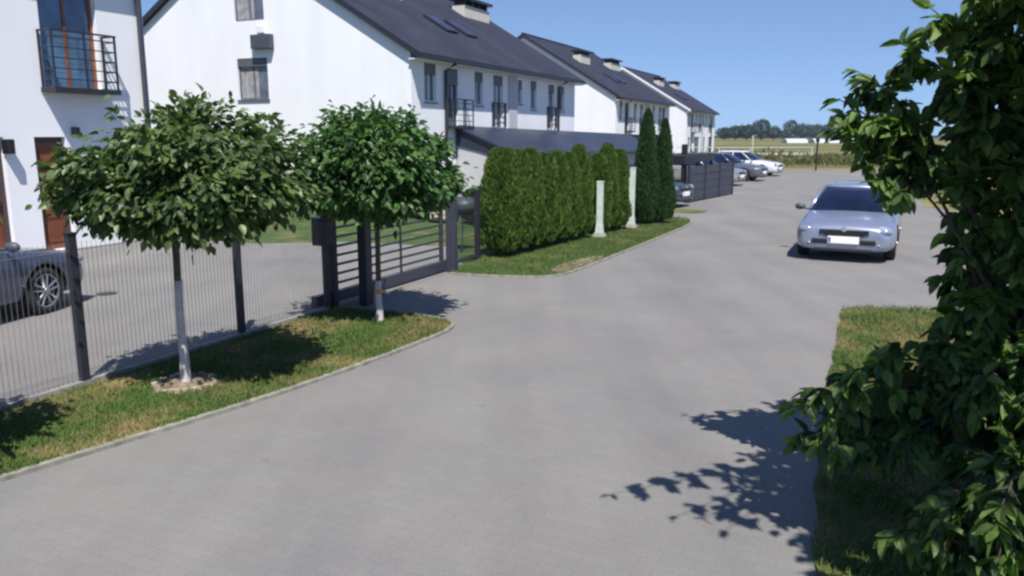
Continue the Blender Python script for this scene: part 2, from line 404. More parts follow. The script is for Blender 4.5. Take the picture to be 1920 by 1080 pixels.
def kerb(k, name):
    mb = MB(); n = len(k); pts = [P(a, b) for a, b in k]
    top = []
    for i, p in enumerate(pts):
        t = (pts[min(i+1, n-1)] - pts[max(i-1, 0)]).normalized(); q = Vector((t.y, -t.x, 0))
        top.append((p - q*0.030, p + q*0.030))
    vs = []
    for a, b in top: vs += [a - UP*0.02, a + UP*0.034, b + UP*0.034, b - UP*0.02]
    fs = []
    for i in range(n-1):
        o = i*4
        for j in range(4): fs.append((o+j, o+4+j, o+4+(j+1) % 4, o+(j+1) % 4))
    mb.add(vs, fs); me = mb.build(name, M['kerb']); tag(me, kind='structure'); return me
kerb(k1, 'kerb_left'); kerb(k2, 'kerb_by_hedge'); 
poly_sheet('verge_far', smooth_poly([(24.6, -7.2), (24.5, -5.2), (25.4, -5.0), (25.8, -5.4), (25.7, -7.4)]), 0.02, M['turf'], 0.03)
poly_sheet('bare_patch', smooth_poly([(12.5, -4.98), (13.3, -4.88), (14.9, -4.84), (14.7, -5.12), (13.7, -5.3), (12.9, -5.3)]), 0.036, M['soil'])
mh = MB().lathe(P(8.15, -10.55, .002), UP, [(0, .15), (.006, .15), (.006, .001)], 20).build('manhole_cover', M['gutter']); tag(mh, 'small dark round drain cover set in the yard paving beyond the fence', 'manhole cover')
# grass blades on the three verges
def inside(pts, x, y):
    c = np.zeros(len(x), bool); n = len(pts)
    for i in range(n):
        x1, y1 = pts[i]; x2, y2 = pts[(i+1) % n]
        cond = ((y1 > y) != (y2 > y)) & (x < (x2-x1)*(y-y1)/((y2-y1) + 1e-12) + x1); c ^= cond
    return c
def blades(name, poly, s_rng, l_rng, n, h0, h1, mat='blade'):
    s = RNG.uniform(*s_rng, n); l = RNG.uniform(*l_rng, n); ok = inside(poly, s, l); s, l = s[ok], l[ok]
    x = s*SA + l*CA; y = s*CA - l*SA; k = len(x)
    # patchy: drop blades where a slow pattern is low
    pat = np.sin(x*2.1+0.7)*np.cos(y*1.7) + 0.6*np.sin(x*5.3+y*4.1); keep = RNG.random(k) < 0.72 + 0.28*pat; x, y = x[keep], y[keep]; k = len(x)
    h = RNG.uniform(h0, h1, k)*(0.8+0.4*RNG.random(k)); an = RNG.uniform(0, 2*math.pi, k); wd = RNG.uniform(0.003, 0.007, k)
    lean = RNG.normal(0, 0.5, (k, 2))*h[:, None]
    V = np.zeros((k, 3, 3)); b = np.stack([x, y, np.full(k, 0.028)], 1)
    sd = np.stack([np.cos(an)*wd, np.sin(an)*wd, np.zeros(k)], 1)
    V[:, 0] = b - sd; V[:, 1] = b + sd; V[:, 2] = b + np.stack([lean[:, 0], lean[:, 1], h], 1)
    o = np_mesh(name, V, 3, [(0, 1, 2)], M[mat])
    return tag(o, kind='stuff')
tag(blades('grass', v1, (-0.5, 9), (-6.72, -4.6), 90000, 0.015, 0.05), 'patchy green and straw coloured grass on the verge under the round trees', 'grass')
tag(blades('grass', v2, (11.8, 23), (-7.2, -4.6), 70000, 0.015, 0.055, 'blade_green'), 'green mown grass on the verge in front of the thuja hedge', 'grass')
tag(blades('grass', v3, (2.5, 12.9), (-0.5, 4.5), 130000, 0.02, 0.06), 'olive green grass on the right verge behind the big shrub', 'grass')

# ================================================================== HOUSES
def wall_cells(mb, O, u, n, L, z0, z1, openings, depth=0.14, mi=0, clip=None):
    """front skin with recessed openings: O corner at z=0, u along, n outward"""
    xs = sorted({0, L, *[a for o in openings for a in o[:2]]}); zs = sorted({z0, z1, *[a for o in openings for a in o[2:4]]})
    for i in range(len(xs)-1):
        for j in range(len(zs)-1):
            cx = (xs[i]+xs[i+1])/2; cz = (zs[j]+zs[j+1])/2
            if any(o[0] < cx < o[1] and o[2] < cz < o[3] for o in openings): continue
            a, b, c, d = [O + u*x + UP*z for x, z in ((xs[i], zs[j]), (xs[i+1], zs[j]), (xs[i+1], zs[j+1]), (xs[i], zs[j+1]))]
            mb.add([a, b, c, d] if u.cross(UP).dot(n) > 0 else [a, d, c, b], [(0, 1, 2, 3)], mi)
    for o in openings:
        x0, x1, a0, a1 = o[:4]; c = [O + u*x + UP*z for x, z in ((x0, a0), (x1, a0), (x1, a1), (x0, a1))]; q = [p - n*depth for p in c]
        for k in range(4):
            kk = (k+1) % 4; mb.add([c[k], c[kk], q[kk], q[k]], [(0, 1, 2, 3)], mi)
        mb.add(q, [(0, 1, 2, 3)], mi)
def window(parent, O, u, n, o, frame, pane, depth=0.14, mull=1, sill=True, shutter=0.0, curtain=False, name='window', label=None):
    x0, x1, z0, z1 = o; fw = 0.06
    B = O - n*(depth-0.01)
    mb = MB()
    def bar(a0, a1, b0, b1, t=0.06): mb.obox(B + u*a0 + UP*b0, u*(a1-a0), n*t, UP*(b1-b0))
    bar(x0+.002, x0+fw, z0+.002, z1-.002); bar(x1-fw, x1-.002, z0+.002, z1-.002); bar(x0+fw, x1-fw, z0+.002, z0+fw); bar(x0+fw, x1-fw, z1-fw, z1-.002)
    for k in range(mull):
        c = x0 + (x1-x0)*(k+1)/(mull+1); bar(c-.035, c+.035, z0+fw, z1-fw, 0.05)
    f = mb.build(name, frame, parent)
    if label: f['label'] = label
    MB().obox(B + n*0.012 + u*(x0+fw*.8) + UP*(z0+fw*.8), u*(x1-x0-fw*1.6), n*0.012, UP*(z1-z0-fw*1.6)).build('pane', pane, f)
    if sill: MB().obox(O + u*(x0-.05) + UP*(z0-.035) - n*0.12, u*(x1-x0+.1), n*0.18, UP*0.033).build('sill', M['shutter'], f)
    if shutter: MB().obox(B + n*0.065 + u*(x0+.004) + UP*(z1-shutter), u*(x1-x0-.008), n*0.05, UP*(shutter-.003)).build('shutter', M['shutter'], f)
    if curtain:
        c_ = MB(); k = 14
        for i in range(k):
            a = x0+fw + (x1-x0-2*fw)*i/k
            if curtain == 'half' and i > k*0.62: break
            c_.obox(B + n*(0.026+0.006*(i % 2)) + u*(a+.002) + UP*(z0+fw), u*((x1-x0-2*fw)/k*0.9), n*0.006, UP*(z1-z0-2*fw))
        c_.build('blind', M['curtain'], f)
    return f
def railing(parent, s0, s1, l0, l1, z0, z1, nb=5, slab=True, mat='gutter', name='balcony_railing'):
    mb = MB()
    for a in (s0, s1):
        mb.sbox(a-.018, a+.018, l1-.036, l1, z0, z1)
        mb.sbox(a-.018, a+.018, l0+.005, l0+.04, z0, z1)
    for k in range(nb):
        z = z0 + .06 + (z1-z0-.06)*(k+0.5)/nb; t = 0.011
        mb.sbox(s0, s1, l1-.03, l1-.008, z-t, z+t)
        for a in (s0, s1): mb.sbox(a-.011, a+.011, l0, l1-.03, z-t, z+t)
    mb.sbox(s0-.03, s1+.03, l1-.045, l1+.005, z1, z1+.035)
    for a in (s0, s1): mb.sbox(a-.02, a+.02, l0, l1-.045, z1, z1+.035)
    m = (s0+s1)/2; mb.sbox(m-.014, m+.014, l1-.032, l1-.006, z0, z1)
    o = mb.build(name, M[mat], parent)
    if slab: MB().sbox(s0-.04, s1+.04, l0+.002, l1+.02, z0-.10, z0-.002).build('balcony_floor', M[mat], parent)
    return o
RUN = 6.85; RISE = 4.15
def row_house(label, s0, l0, L=14.6, eave=4.95, detail=True, group='white terraced rows with dark roofs'):
    root = thing('terraced_house', label, 'house', P(s0, l0, 0), group)
    s1 = s0+L; lb = l0-2*RUN; zr = eave+RISE
    O = P(s0, l0)
    k = L/14.6
    ops = [(0.80, 1.55, 3.42, 4.66, 'w'), (2.28, 3.05, 2.62, 4.60, 's'), (4.32, 4.98, 3.42, 4.62, 'w'), (5.85, 6.68, 2.62, 4.60, 'd'),
           (8.10, 8.50, 3.60, 4.55, 'w'), (9.35, 9.98, 3.42, 4.60, 'w'), (11.3, 12.0, 2.62, 4.55, 'd'), (12.5, 13.2, 3.42, 4.55, 'w')]
    fl = [(1.0, 2.0, 0.02, 2.15, 'd'), (4.0, 6.5, 0.02, 2.2, 'd'), (8.5, 9.5, 0.02, 2.15, 'd'), (11.3, 13.6, 0.02, 2.2, 'd')]
    allo = ops + fl
    mb = MB()
    wall_cells(mb, O, D, N, L, 0, eave, allo)
    # gable facing the camera, with its two windows
    G = P(s0, lb); gl = [(-20.97-(-13.86)+2*RUN, -19.62+13.86+2*RUN, 3.58, 4.98), (-20.97+13.86+2*RUN, -19.66+13.86+2*RUN, 6.22, 7.3)]
    wall_cells(mb, G, N, -D, 2*RUN, 0, zr, gl)
    gb = MB(); 
    # far gable and rear wall
    mb.add([P(s1, l0, 0), P(s1, lb, 0), P(s1, lb, eave), P(s1, l0-RUN, zr), P(s1, l0, eave)], [(0, 1, 2, 3, 4)])
    mb.add([P(s0, lb, 0), P(s1, lb, 0), P(s1, lb, eave), P(s0, lb, eave)], [(3, 2, 1, 0)])
    wl = mb.build('wall', M['white'], root)
    # trim the gable rectangle under the roof slopes
    bm = bmesh.new(); bm.from_mesh(wl.data); o_ = parent_world(root)
    for lx, sg in ((l0, 1), (lb, -1)):
        pn = (N*sg*RISE/RUN + UP).normalized(); co = P(s0, lx, eave) - o_
        bmesh.ops.bisect_plane(bm, geom=bm.verts[:]+bm.edges[:]+bm.faces[:], plane_co=co + pn*0.003, plane_no=pn, clear_outer=True)
    bm.to_mesh(wl.data); bm.free()
    # roof
    oh = 0.42; og = 0.16; th = 0.17; sl_ = RISE/RUN
    mb = MB()
    for sg, le in ((1, l0+oh), (-1, lb-oh)):
        ze = eave - oh*sl_ + 0.03
        a = [P(s0-og, le, ze), P(s1+og, le, ze), P(s1+og, l0-RUN, zr+.03), P(s0-og, l0-RUN, zr+.03)]
        b = [p + UP*th for p in a]
        vs = a + b
        fs = [(3, 2, 1, 0), (4, 5, 6, 7), (0, 1, 5, 4), (1, 2, 6, 5), (3, 0, 4, 7)]
        if sg < 0: fs = [f[::-1] for f in fs]
        mb.add(vs, fs)
    rf = mb.build('roof', M['roof'], root)
    MB().tube([P(s0-og, l0-RUN, zr+th+.03), P(s1+og, l0-RUN, zr+th+.03)], 0.10, 8).build('ridge_cap', M['roof'], rf)
    for le, sg in ((l0+oh, 1), (lb-oh, -1)):
        ze = eave-oh*sl_
        MB().sbox(s0-og, s1+og, min(le, le+.11*sg), max(le, le+.11*sg), ze+.03, ze+.14).build('gutter', M['gutter'], root)
    # verge boards on the gable facing the camera
    mb = MB()
    for sg in (1, -1):
        a = P(s0-og-.025, l0-RUN+sg*(RUN+oh), eave-oh*sl_); b = P(s0-og-.025, l0-RUN, zr)
        mb.obox(a, b-a, D*0.024, UP*0.21)
    mb.build('verge_board', M['gutter'] if s0 < 80 else M['white'], root)
    MB().sbox(s0-og+.02, s1+og-.02, l0+.003, l0+oh-.01, eave-oh*sl_-.012, eave-oh*sl_+.024).build('soffit', M['offwhite'], root)
    # windows
    for (a, b, c, d, kd) in ops:
        window(root, O, D, N, (a, b, c, d), M['frame_white'] if kd != 's' else M['frame_grey'], M['glass'], mull=0 if b-a < .7 else 1, sill=(kd == 'w'), shutter=0.34 if kd != 's' else 0.55)
        if kd in 'ds' : railing(root, s0+a-.12, s0+b+(.12 if kd == 'd' else .5), l0, l0+(.09 if kd == 'd' else .35), 2.68, 3.55, 4, slab=(kd == 's'))
    for (a, b, c, d, kd) in fl: window(root, O, D, N, (a, b, c, d), M['frame_grey'], M['glass'], mull=1, sill=False)
    MB().sbox(s0+7.15, s0+7.95, l0+.003, l0+.05, 0, eave-.25).build('party_wall_panel', M['greyrender'], root)
    for a in (2.07, 12.35):
        MB().tube([P(s0+a, l0+oh+.05, eave-.25), P(s0+a, l0+.09, eave-.45), P(s0+a, l0+.07, 0.05)], 0.055, 8).build('downspout', M['gutter'], root)
    o1 = gl[0]; window(root, G, N, -D, o1, M['frame_grey'], M['glass'], mull=1, shutter=0.28, curtain='half', label='gable window with grey vertical blind')
    o2 = gl[1]; window(root, G, N, -D, o2, M['frame_grey'], M['glass'], mull=1, sill=False, curtain='half', label='loft window high in the gable')
    # chimneys
    for (a, b, lc, zt) in ((3.9, 5.9, l0-4.3, 8.15), (11.2, 13.7, l0-4.4, 8.15)):
        ch = MB().sbox(s0+a, s0+b, lc-.32, lc+.32, eave+2.0, zt).build('chimney', M['beige'], rf)
    for (a, b, lc, zt) in ((3.9, 5.9, l0-4.3, 8.15), (11.2, 13.7, l0-4.4, 8.15)):
        mb = MB().sbox(s0+a-.12, s0+b+.12, lc-.45, lc+.45, zt+.22, zt+.34)
        for q in range(4): mb.sbox(s0+a+.1+q*(b-a-.3)/3, s0+a+.22+q*(b-a-.3)/3, lc-.25, lc+.25, zt+.002, zt+.22)
        mb.build('chimney_cap', M['gutter'], rf)
    # roof windows lying in the street slope
    for (a, lc) in ((5.4, l0-2.8), (7.0, l0-2.8)):
        zc = eave + (l0-lc)*sl_; t = (N + UP*(-sl_)).normalized(); nn = (N*sl_ + UP).normalized()
        c = P(s0+a, lc, zc+.2) + nn*0.02
        f = MB().obox(c, D*0.85, t*1.25, nn*0.07).build('roof_window', M['gutter'], rf)
        MB().obox(c + D*.07 + t*.07 + nn*.072, D*0.71, t*1.11, nn*0.01).build('pane', M['solar'], f)
    if detail:   # unit on the gable between the two windows
        MB().obox(P(s0-.24, l0-6.25, 5.25), N*0.85, D*0.22, UP*0.47).build('air_conditioner', M['darksign'], root, bevel=.02)
        MB().obox(P(s0-.14, l0-6.05, 5.78), N*0.28, D*0.13, UP*0.22).build('floodlight', M['offwhite'], root)
    return root
row_house('nearest long white terrace with its big gable facing the yard, vent box between gable windows', 22.2, -13.86)
row_house('white terrace further along the street, between the nearest and the farthest row', 53.0, -17.0, detail=False)
row_house('farthest white terrace, its street side ending at the open fields', 82.7, -19.0, detail=False)

# near left house: only its street front is in frame
def near_house():
    l0 = -15.5; s0, s1 = 1.0, 13.55
    root = thing('white_house', 'big white house front at the left edge with brown balcony window and brown doors', 'house', P(s0, l0, 0))
    ops = [(11.05-s0, 12.35-s0, 3.28, 5.55), (10.68-s0, 11.36-s0, 0.02, 2.32), (9.0-s0, 10.06-s0, 0.02, 2.32), (3.2-s0, 4.5-s0, 0.02, 2.2), (3.0-s0, 4.3-s0, 3.28, 5.55)]
    O = P(s0, l0); mb = MB(); e = 6.3
    wall_cells(mb, O, D, N, s1-s0, 0, e, ops, depth=0.2)
    mb.add([P(s1, l0, 0), P(s1, l0-11, 0), P(s1, l0-11, e), P(s1, l0-5.5, e+3.3), P(s1, l0, e)], [(0, 1, 2, 3, 4)])
    mb.add([P(s0, l0, 0), P(s0, l0-11, 0), P(s0, l0-11, e), P(s0, l0-5.5, e+3.3), P(s0, l0, e)], [(4, 3, 2, 1, 0)])
    mb.add([P(s0, l0-11, 0), P(s1, l0-11, 0), P(s1, l0-11, e), P(s0, l0-11, e)], [(3, 2, 1, 0)])
    mb.build('wall', M['white'], root)
    mb = MB()
    for le, sg in ((l0+.4, 1), (l0-11.4, -1)):
        a = [P(s0-.2, le, e-.2), P(s1+.1, le, e-.2), P(s1+.1, l0-5.5, e+3.35), P(s0-.2, l0-5.5, e+3.35)]; b = [p+UP*.18 for p in a]
        fs = [(3, 2, 1, 0), (4, 5, 6, 7), (0, 1, 5, 4), (1, 2, 6, 5), (3, 0, 4, 7)]
        mb.add(a+b, fs if sg > 0 else [f[::-1] for f in fs])
    mb.build('roof', M['roof'], root)
    window(root, O, D, N, ops[0], M['frame_brown'], M['glass_blue'], 0.2, 1, False, label='tall brown framed balcony window')
    window(root, O, D, N, ops[4], M['frame_brown'], M['glass_blue'], 0.2, 1, False)
    for o in ops[1:4]:
        x0, x1, z0, z1 = o; B = O - N*0.19
        f = MB().obox(B+D*(x0+.003)+UP*(z0+.003), D*0.09, N*.08, UP*(z1-z0-.006)).obox(B+D*(x1-.093)+UP*(z0+.003), D*0.09, N*.08, UP*(z1-z0-.006)).obox(B+D*(x0+.095)+UP*(z1-.1), D*(x1-x0-.19), N*.08, UP*.095).build('door_frame', M['reveal'], root)
        d = MB().obox(B+D*(x0+.094)+UP*z0, D*(x1-x0-.188), N*.05, UP*(z1-z0-.102))
        d = d.build('door', M['door_brown'], root)
        mb = MB()
        for q in range(4): mb.obox(B+N*.052+D*(x0+.16)+UP*(z0+.15+q*.5), D*(x1-x0-.32), N*.015, UP*.38)
        mb.build('door_panel', M['door_brown'], d)
        MB().obox(B+N*.068+D*(x1-.2)+UP*1.0, D*.03, N*.05, UP*.22).build('handle', M['chrome'], d)
    railing(root, 10.98, 12.42, l0, l0+.42, 3.30, 4.38, 5)
    MB().tube([P(13.38, l0+.09, 6.1), P(13.38, l0+.09, .05)], 0.06, 10).build('downspout', M['purplegrey'], root)
    MB().obox(P(10.0, l0+.002, 2.0), D*.14, N*.22, UP*.28).build('wall_lamp', M['black'], root, bevel=.02)
    MB().obox(P(11.5, l0+.002, 2.36), D*.12, N*.14, UP*.16).build('door_lamp', M['purplegrey'], root, bevel=.02)
near_house()

# dark lean-to along the terrace
root = thing('lean_to', 'long low lean-to with a dark slate blue metal roof behind the thuja hedge', 'outbuilding', P(24.8, -12.5, 0))
mb = MB(); s0, s1 = 24.9, 45.2
a = [P(s0, -11.45, 1.66), P(s1, -11.45, 1.50), P(s1, -13.80, 2.36), P(s0, -13.80, 2.62)]
mb.add([p + UP*.07 for p in a] + a, [(0, 1, 2, 3), (7, 6, 5, 4), (0, 4, 5, 1), (1, 5, 6, 2), (2, 6, 7, 3), (3, 7, 4, 0)])
mb.build('roof', M['seam'], root)
mb = MB(); mb.add([P(s0+.15, -11.75, 0), P(s1-.15, -11.75, 0), P(s1-.15, -11.75, 1.6), P(s0+.15, -11.75, 1.75)], [(0, 1, 2, 3)])
mb.add([P(s0+.15, -11.75, 0), P(s0+.15, -13.8, 0), P(s0+.15, -13.8, 2.6), P(s0+.15, -11.75, 1.75)], [(3, 2, 1, 0)][::1])
mb.add([P(s1-.15, -11.75, 0), P(s1-.15, -13.8, 0), P(s1-.15, -13.8, 2.34), P(s1-.15, -11.75, 1.6)], [(0, 1, 2, 3)])
mb.build('wall', M['greyrender'], root)
mb = MB(); xa = s0+.10
q = [P(xa, -13.8, 2.60), P(xa, -11.6, 1.72), P(xa, -11.6, 1.42), P(xa, -12.87, 1.80), P(xa, -13.8, 2.0)]
mb.add(q + [p + D*.03 for p in q], [(0, 1, 2, 3, 4), (9, 8, 7, 6, 5), (0, 5, 6, 1), (1, 6, 7, 2), (2, 7, 8, 3), (3, 8, 9, 4), (4, 9, 5, 0)]); mb.build('gable_cladding', M['seam'], root)
MB().tube([P(s0, -11.40, 1.64), P(s1, -11.40, 1.48)], .06, 8).build('gutter', M['gutter'], root)
MB().sbox(s1+.01, s1+.16, -13.9, -11.4, 1.40, 2.40).build('end_fascia', M['black'], root)

# ================================================================== FENCE, GATE, LETTERBOX
FL = -6.80
def mesh_fence(label, posts, l, h=1.38, post_h=1.45, step=0.05, wire=0.0028):
    root = thing('mesh_fence', label, 'fence', P(posts[0], l, 0))
    for s in posts:
        p = MB().sbox(s-.04, s+.04, l-.03, l+.03, 0, post_h).build('post', M['antracite'], root)
        MB().sbox(s-.046, s+.046, l-.036, l+.036, post_h, post_h+.02).build('post_cap', M['black'], p)
    for a, b in zip(posts, posts[1:]):
        mb = MB(); x = a+.06
        while x < b-.05:
            mb.obox(P(x-wire/2, l-wire/2, .06), D*wire, N*wire, UP*(h-.06)); x += step
        for z in (.08, 1.30):
            mb.obox(P(a+.04, l+.004, z), D*(b-a-.08), N*.005, UP*.005)
        mb.build('mesh_panel', M['wire'], root)
    MB().sbox(posts[0], posts[-1], l-.035, l+.035, -.02, .055).build('plinth', M['plinth'], root)
    return root
mesh_fence('dark wire mesh fence between the yard and the tree verge, four square posts', [0.75, 2.85, 4.93, 7.00, 8.62], FL)
root = thing('sliding_gate', 'dark sliding gate of horizontal bars across the yard entrance', 'gate', P(8.8, -6.95, 0))
mb = MB(); gl = -6.93
mb.sbox(8.78, 8.83, gl-.03, gl+.03, .10, 1.36); mb.sbox(11.93, 11.98, gl-.03, gl+.03, .10, 1.36)
mb.sbox(8.83, 11.93, gl-.03, gl+.03, 1.31, 1.36); mb.build('frame', M['purplegrey'], root)
for k in range(8):
    z = .29 + k*.13
    MB().sbox(8.832, 11.928, gl-.012, gl+.012, z, z+.034).build('bar', M['purplegrey'], root)
MB().sbox(8.5, 12.2, gl-.045, gl+.045, .045, .20).build('bottom_beam', M['purplegrey'], root)
MB().sbox(10.62, 10.66, gl+.014, gl+.034, .19, 1.31).build('brace', M['antracite'], root)
root = thing('gate_post', 'slim dark gate post carrying a letterbox at the left end of the sliding gate', 'gate post', P(8.82, FL, 0))
MB().sbox(8.64+.08, 8.64+.18, FL-.05, FL+.05, 0, 1.62).build('post', M['antracite'], root, bevel=.005)
MB().sbox(8.70, 8.84, FL-.07, FL+.07, 0, .02).build('base_plate', M['black'], root)
lb = thing('letterbox', 'black letterbox hung on the slim gate post beside the round trees', 'letterbox', P(8.5, FL, .9))
MB().sbox(8.50, 8.715, FL-.12, FL+.12, .90, 1.25).build('box', M['black'], lb, bevel=.012)
MB().sbox(8.49, 8.72, FL-.13, FL+.14, 1.255, 1.275).build('lid', M['antracite'], lb)
root = thing('gate_post', 'thick dark gate pillar standing proud of the sliding gate near the second round tree', 'gate post', P(9.15, -6.45, 0))
MB().sbox(9.07, 9.22, -6.60, -6.46, 0, 1.70).build('pillar', M['antracite'], root, bevel=.008)
MB().sbox(9.055, 9.235, -6.615, -6.445, 1.702, 1.73).build('cap', M['black'], root)
root = thing('gate_post', 'purple grey gate catch post with rounded top at the far end of the sliding gate', 'gate post', P(12.1, -6.8, 0))
MB().sbox(12.02, 12.18, -6.88, -6.72, 0, 1.42).build('post', M['purplegrey'], root, bevel=.01)
MB().ellipsoid(P(12.1, -6.81, 1.42), (.11, .11, .08)).build('cap', M['purplegrey'], root, smooth=True)
root = thing('garden_gate', 'narrow wire mesh garden gate standing between the sliding gate and the hedge', 'gate', P(12.3, -6.9, 0))
mb = MB(); g0, g1 = 12.26, 13.30; gl = -6.95
for a in (g0, g1-.04): mb.sbox(a, a+.04, gl-.02, gl+.02, .08, 1.35)
for z in (.08, 1.31): mb.sbox(g0+.04, g1-.04, gl-.02, gl+.02, z, z+.04)
mb.build('frame', M['antracite'], root)
mb = MB(); x = g0+.07
while x < g1-.05: mb.sbox(x, x+.005, gl-.003, gl+.003, .12, 1.31); x += .05
for z in (.3, .5, .7, .9, 1.1): mb.sbox(g0+.04, g1-.04, gl+.004, gl+.01, z, z+.007)
mb.build('mesh_panel', M['antracite'], root)
MB().sbox(13.33, 13.41, gl-.04, gl+.04, 0, 1.42).build('post', M['antracite'], root)
# things on the lawn behind the gate
root = thing('kettle_grill', 'covered dark kettle grill on splayed legs on the lawn behind the garden gate', 'grill', P(14.6, -7.9, 0))
c = P(14.6, -7.9, .86)
MB().ellipsoid(c, (.27, .27, .16)).build('bowl', M['black'], root, smooth=True)
MB().ellipsoid(c + UP*.06, (.28, .28, .20)).build('lid', M['darksign'], root, smooth=True)
for an in (0.4, 2.5, 4.6):
    dd = Vector((math.cos(an), math.sin(an), 0)); MB().tube([c + dd*.15 - UP*.08, P(14.6, -7.9, 0) + dd*.34], .018, 6).build('leg', M['antracite'], root)
MB().obox(c + N*-.05 + UP*.25, N*.1, D*.02, UP*.04).build('handle', M['limb'], root)
root = thing('storage_cabinet', 'cream garden cabinet with slatted front standing beyond the sliding gate', 'cabinet', P(19.2, -10.9, 0))
MB().sbox(18.9, 19.5, -11.3, -10.75, .06, 1.05).build('case', M['cream'], root, bevel=.01)
for k in range(7): MB().sbox(18.875, 18.897, -11.27, -10.78, .12+k*.13, .22+k*.13).build('slat', M['cream'], root)
MB().sbox(18.85, 19.55, -11.36, -10.69, 1.052, 1.09).build('top', M['plinth'], root)

# dark slatted bin screen and the fence further on
root = thing('panel_fence', 'solid dark grey board fence beside the far parking bays', 'fence', P(27.2, -6.6, 0))
FA, FB = P(28.3, -6.35), P(33.3, -5.72); fu = (FB-FA).normalized(); fn = Vector((fu.y, -fu.x, 0)); fl_ = (FB-FA).length
for k in range(3):
    mb = MB()
    for q in range(9): mb.obox(FA + fu*(k*fl_/3+.055) + fn*(.012*(q % 2)) + UP*(.06+q*.135), fu*(fl_/3-.11), fn*.03, UP*.13)
    mb.build('board_panel', M['purplegrey'], root)
for k in range(4): MB().obox(FA + fu*(k*fl_/3-.05) - fn*.04, fu*.1, fn*.1, UP*1.33).build('post', M['antracite'], root)
root = thing('bin_shelter', 'low black-topped shelter behind the dark board fence', 'shelter', P(32.5, -7.5, 0))
MB().sbox(30.0, 35.6, -8.2, -6.9, 1.30, 1.60).build('roof', M['black'], root)
for s in (30.1, 32.7, 35.4):
    for l in (-8.1, -7.0): MB().sbox(s, s+.1, l-.05, l+.05, 0, 1.298).build('post', M['black'], root)
MB().sbox(32.4, 32.6, -7.6, -7.4, 1.602, 2.0).build('vent_pipe', M['black'], root)

# white posts in the hedge
for (s, l, h, lab) in ((17.75, -6.02, 1.28, 'shorter pale post on a stone foot at the front of the thuja hedge'), (19.85, -5.88, 1.52, 'taller pale post between the hedge and the pair of tall thujas')):
    root = thing('boundary_post', lab, 'post', P(s, l, 0), 'pale posts in the hedge')
    mb = MB(); 
    def ring(z, w_, d_): return [P(s-d_, l-w_, z), P(s-d_, l+w_, z), P(s+d_, l+w_, z), P(s+d_, l-w_, z)]
    r = ring(.12, .085, .08) + ring(.35, .065, .06) + ring(h, .068, .062)
    fs = [(0, 1, 5, 4), (1, 2, 6, 5), (2, 3, 7, 6), (3, 0, 4, 7), (4, 5, 9, 8), (5, 6, 10, 9), (6, 7, 11, 10), (7, 4, 8, 11), (8, 9, 10, 11)]
    mb.add(r, [f[::-1] for f in fs]); mb.build('shaft', M['whitepost'], root, bevel=.008)
    MB().sbox(s-.066, s+.066, l-.074, l+.074, h+.001, h+.03).build('cap', M['whitepost'], root, bevel=.005)
    mb = MB(); r = ring(.02, .15, .14) + ring(.12, .095, .09)
    mb.add(r, [f[::-1] for f in [(0, 1, 5, 4), (1, 2, 6, 5), (2, 3, 7, 6), (3, 0, 4, 7), (4, 5, 6, 7)]]); mb.build('stone_foot', M['plinth'], root)

# ================================================================== THUJAS
def thuja_mesh(name, h, rad, n, seed, mat, parent, power=0.55):
    rng = np.random.default_rng(seed)
    z = rng.random(n)**0.85; th = rng.uniform(0, 2*math.pi, n)
    prof = np.clip((1-z), 0.0, 1)**power*(0.72+0.28*np.clip(z*8, 0, 1))
    lump = 1 + 0.13*np.sin(3*th + 9*z + seed) + 0.09*np.sin(7*th - 14*z)
    r = rad*prof*lump*rng.uniform(0.72, 1.03, n)
    c = parent_world(parent)
    pos = np.stack([c.x + r*np.cos(th), c.y + r*np.sin(th), 0.14 + z*h*0.95], 1)
    d = np.stack([np.cos(th)*0.38, np.sin(th)*0.38, np.ones(n)*1.5], 1) + rng.normal(0, 0.20, (n, 3))
    d /= np.linalg.norm(d, axis=1, keepdims=True)
    sz = rng.uniform(0.045, 0.095, n)
    rr = rng.normal(size=(n, 3)); sd = np.cross(d, rr); sd /= np.linalg.norm(sd, axis=1, keepdims=True)
    V = np.zeros((n, 5, 3)); W = (sz*0.22)[:, None]; L = sz[:, None]
    V[:, 0] = pos; V[:, 1] = pos + d*L*.4 - sd*W; V[:, 2] = pos + d*L*.8 - sd*W*.6; V[:, 3] = pos + d*L*1.05 + sd*W*.3; V[:, 4] = pos + d*L*.5 + sd*W
    o = np_mesh('foliage', V, 5, [(0, 1, 2, 3, 4)], mat, parent)
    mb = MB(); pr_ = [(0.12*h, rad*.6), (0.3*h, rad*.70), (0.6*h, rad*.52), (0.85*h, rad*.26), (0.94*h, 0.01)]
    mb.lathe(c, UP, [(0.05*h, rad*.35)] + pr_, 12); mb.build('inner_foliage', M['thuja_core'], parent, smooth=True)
    MB().tube([c, c + UP*0.3*h], [.035, .025], 6).build('trunk', M['bark'], parent)
    return o
hs = []
gl_h = 'clipped thujas planted as a hedge'
hedge = [(13.95, -6.72, 2.02, .40), (14.50, -6.66, 1.98, .38), (15.05, -6.62, 2.00, .38), (15.6, -6.55, 1.90, .36), (16.15, -6.50, 1.93, .37), (16.7, -6.42, 1.90, .36), (17.25, -6.36, 2.05, .36),
         (18.2, -6.25, 1.84, .36), (18.75, -6.2, 2.06, .36), (19.3, -6.12, 1.92, .34)]
labs = ['olive green thuja at the gate end of the hedge', 'second thuja of the hedge counted from the gate', 'third thuja of the hedge counted from the gate', 'fourth thuja of the hedge, middle of the longer run',
        'fifth thuja of the hedge counted from the gate', 'sixth thuja of the hedge counted from the gate', 'pointed thuja just left of the shorter pale post', 'thuja just right of the shorter pale post',
        'taller pointed thuja midway between the two pale posts', 'thuja just left of the taller pale post']
protos = []
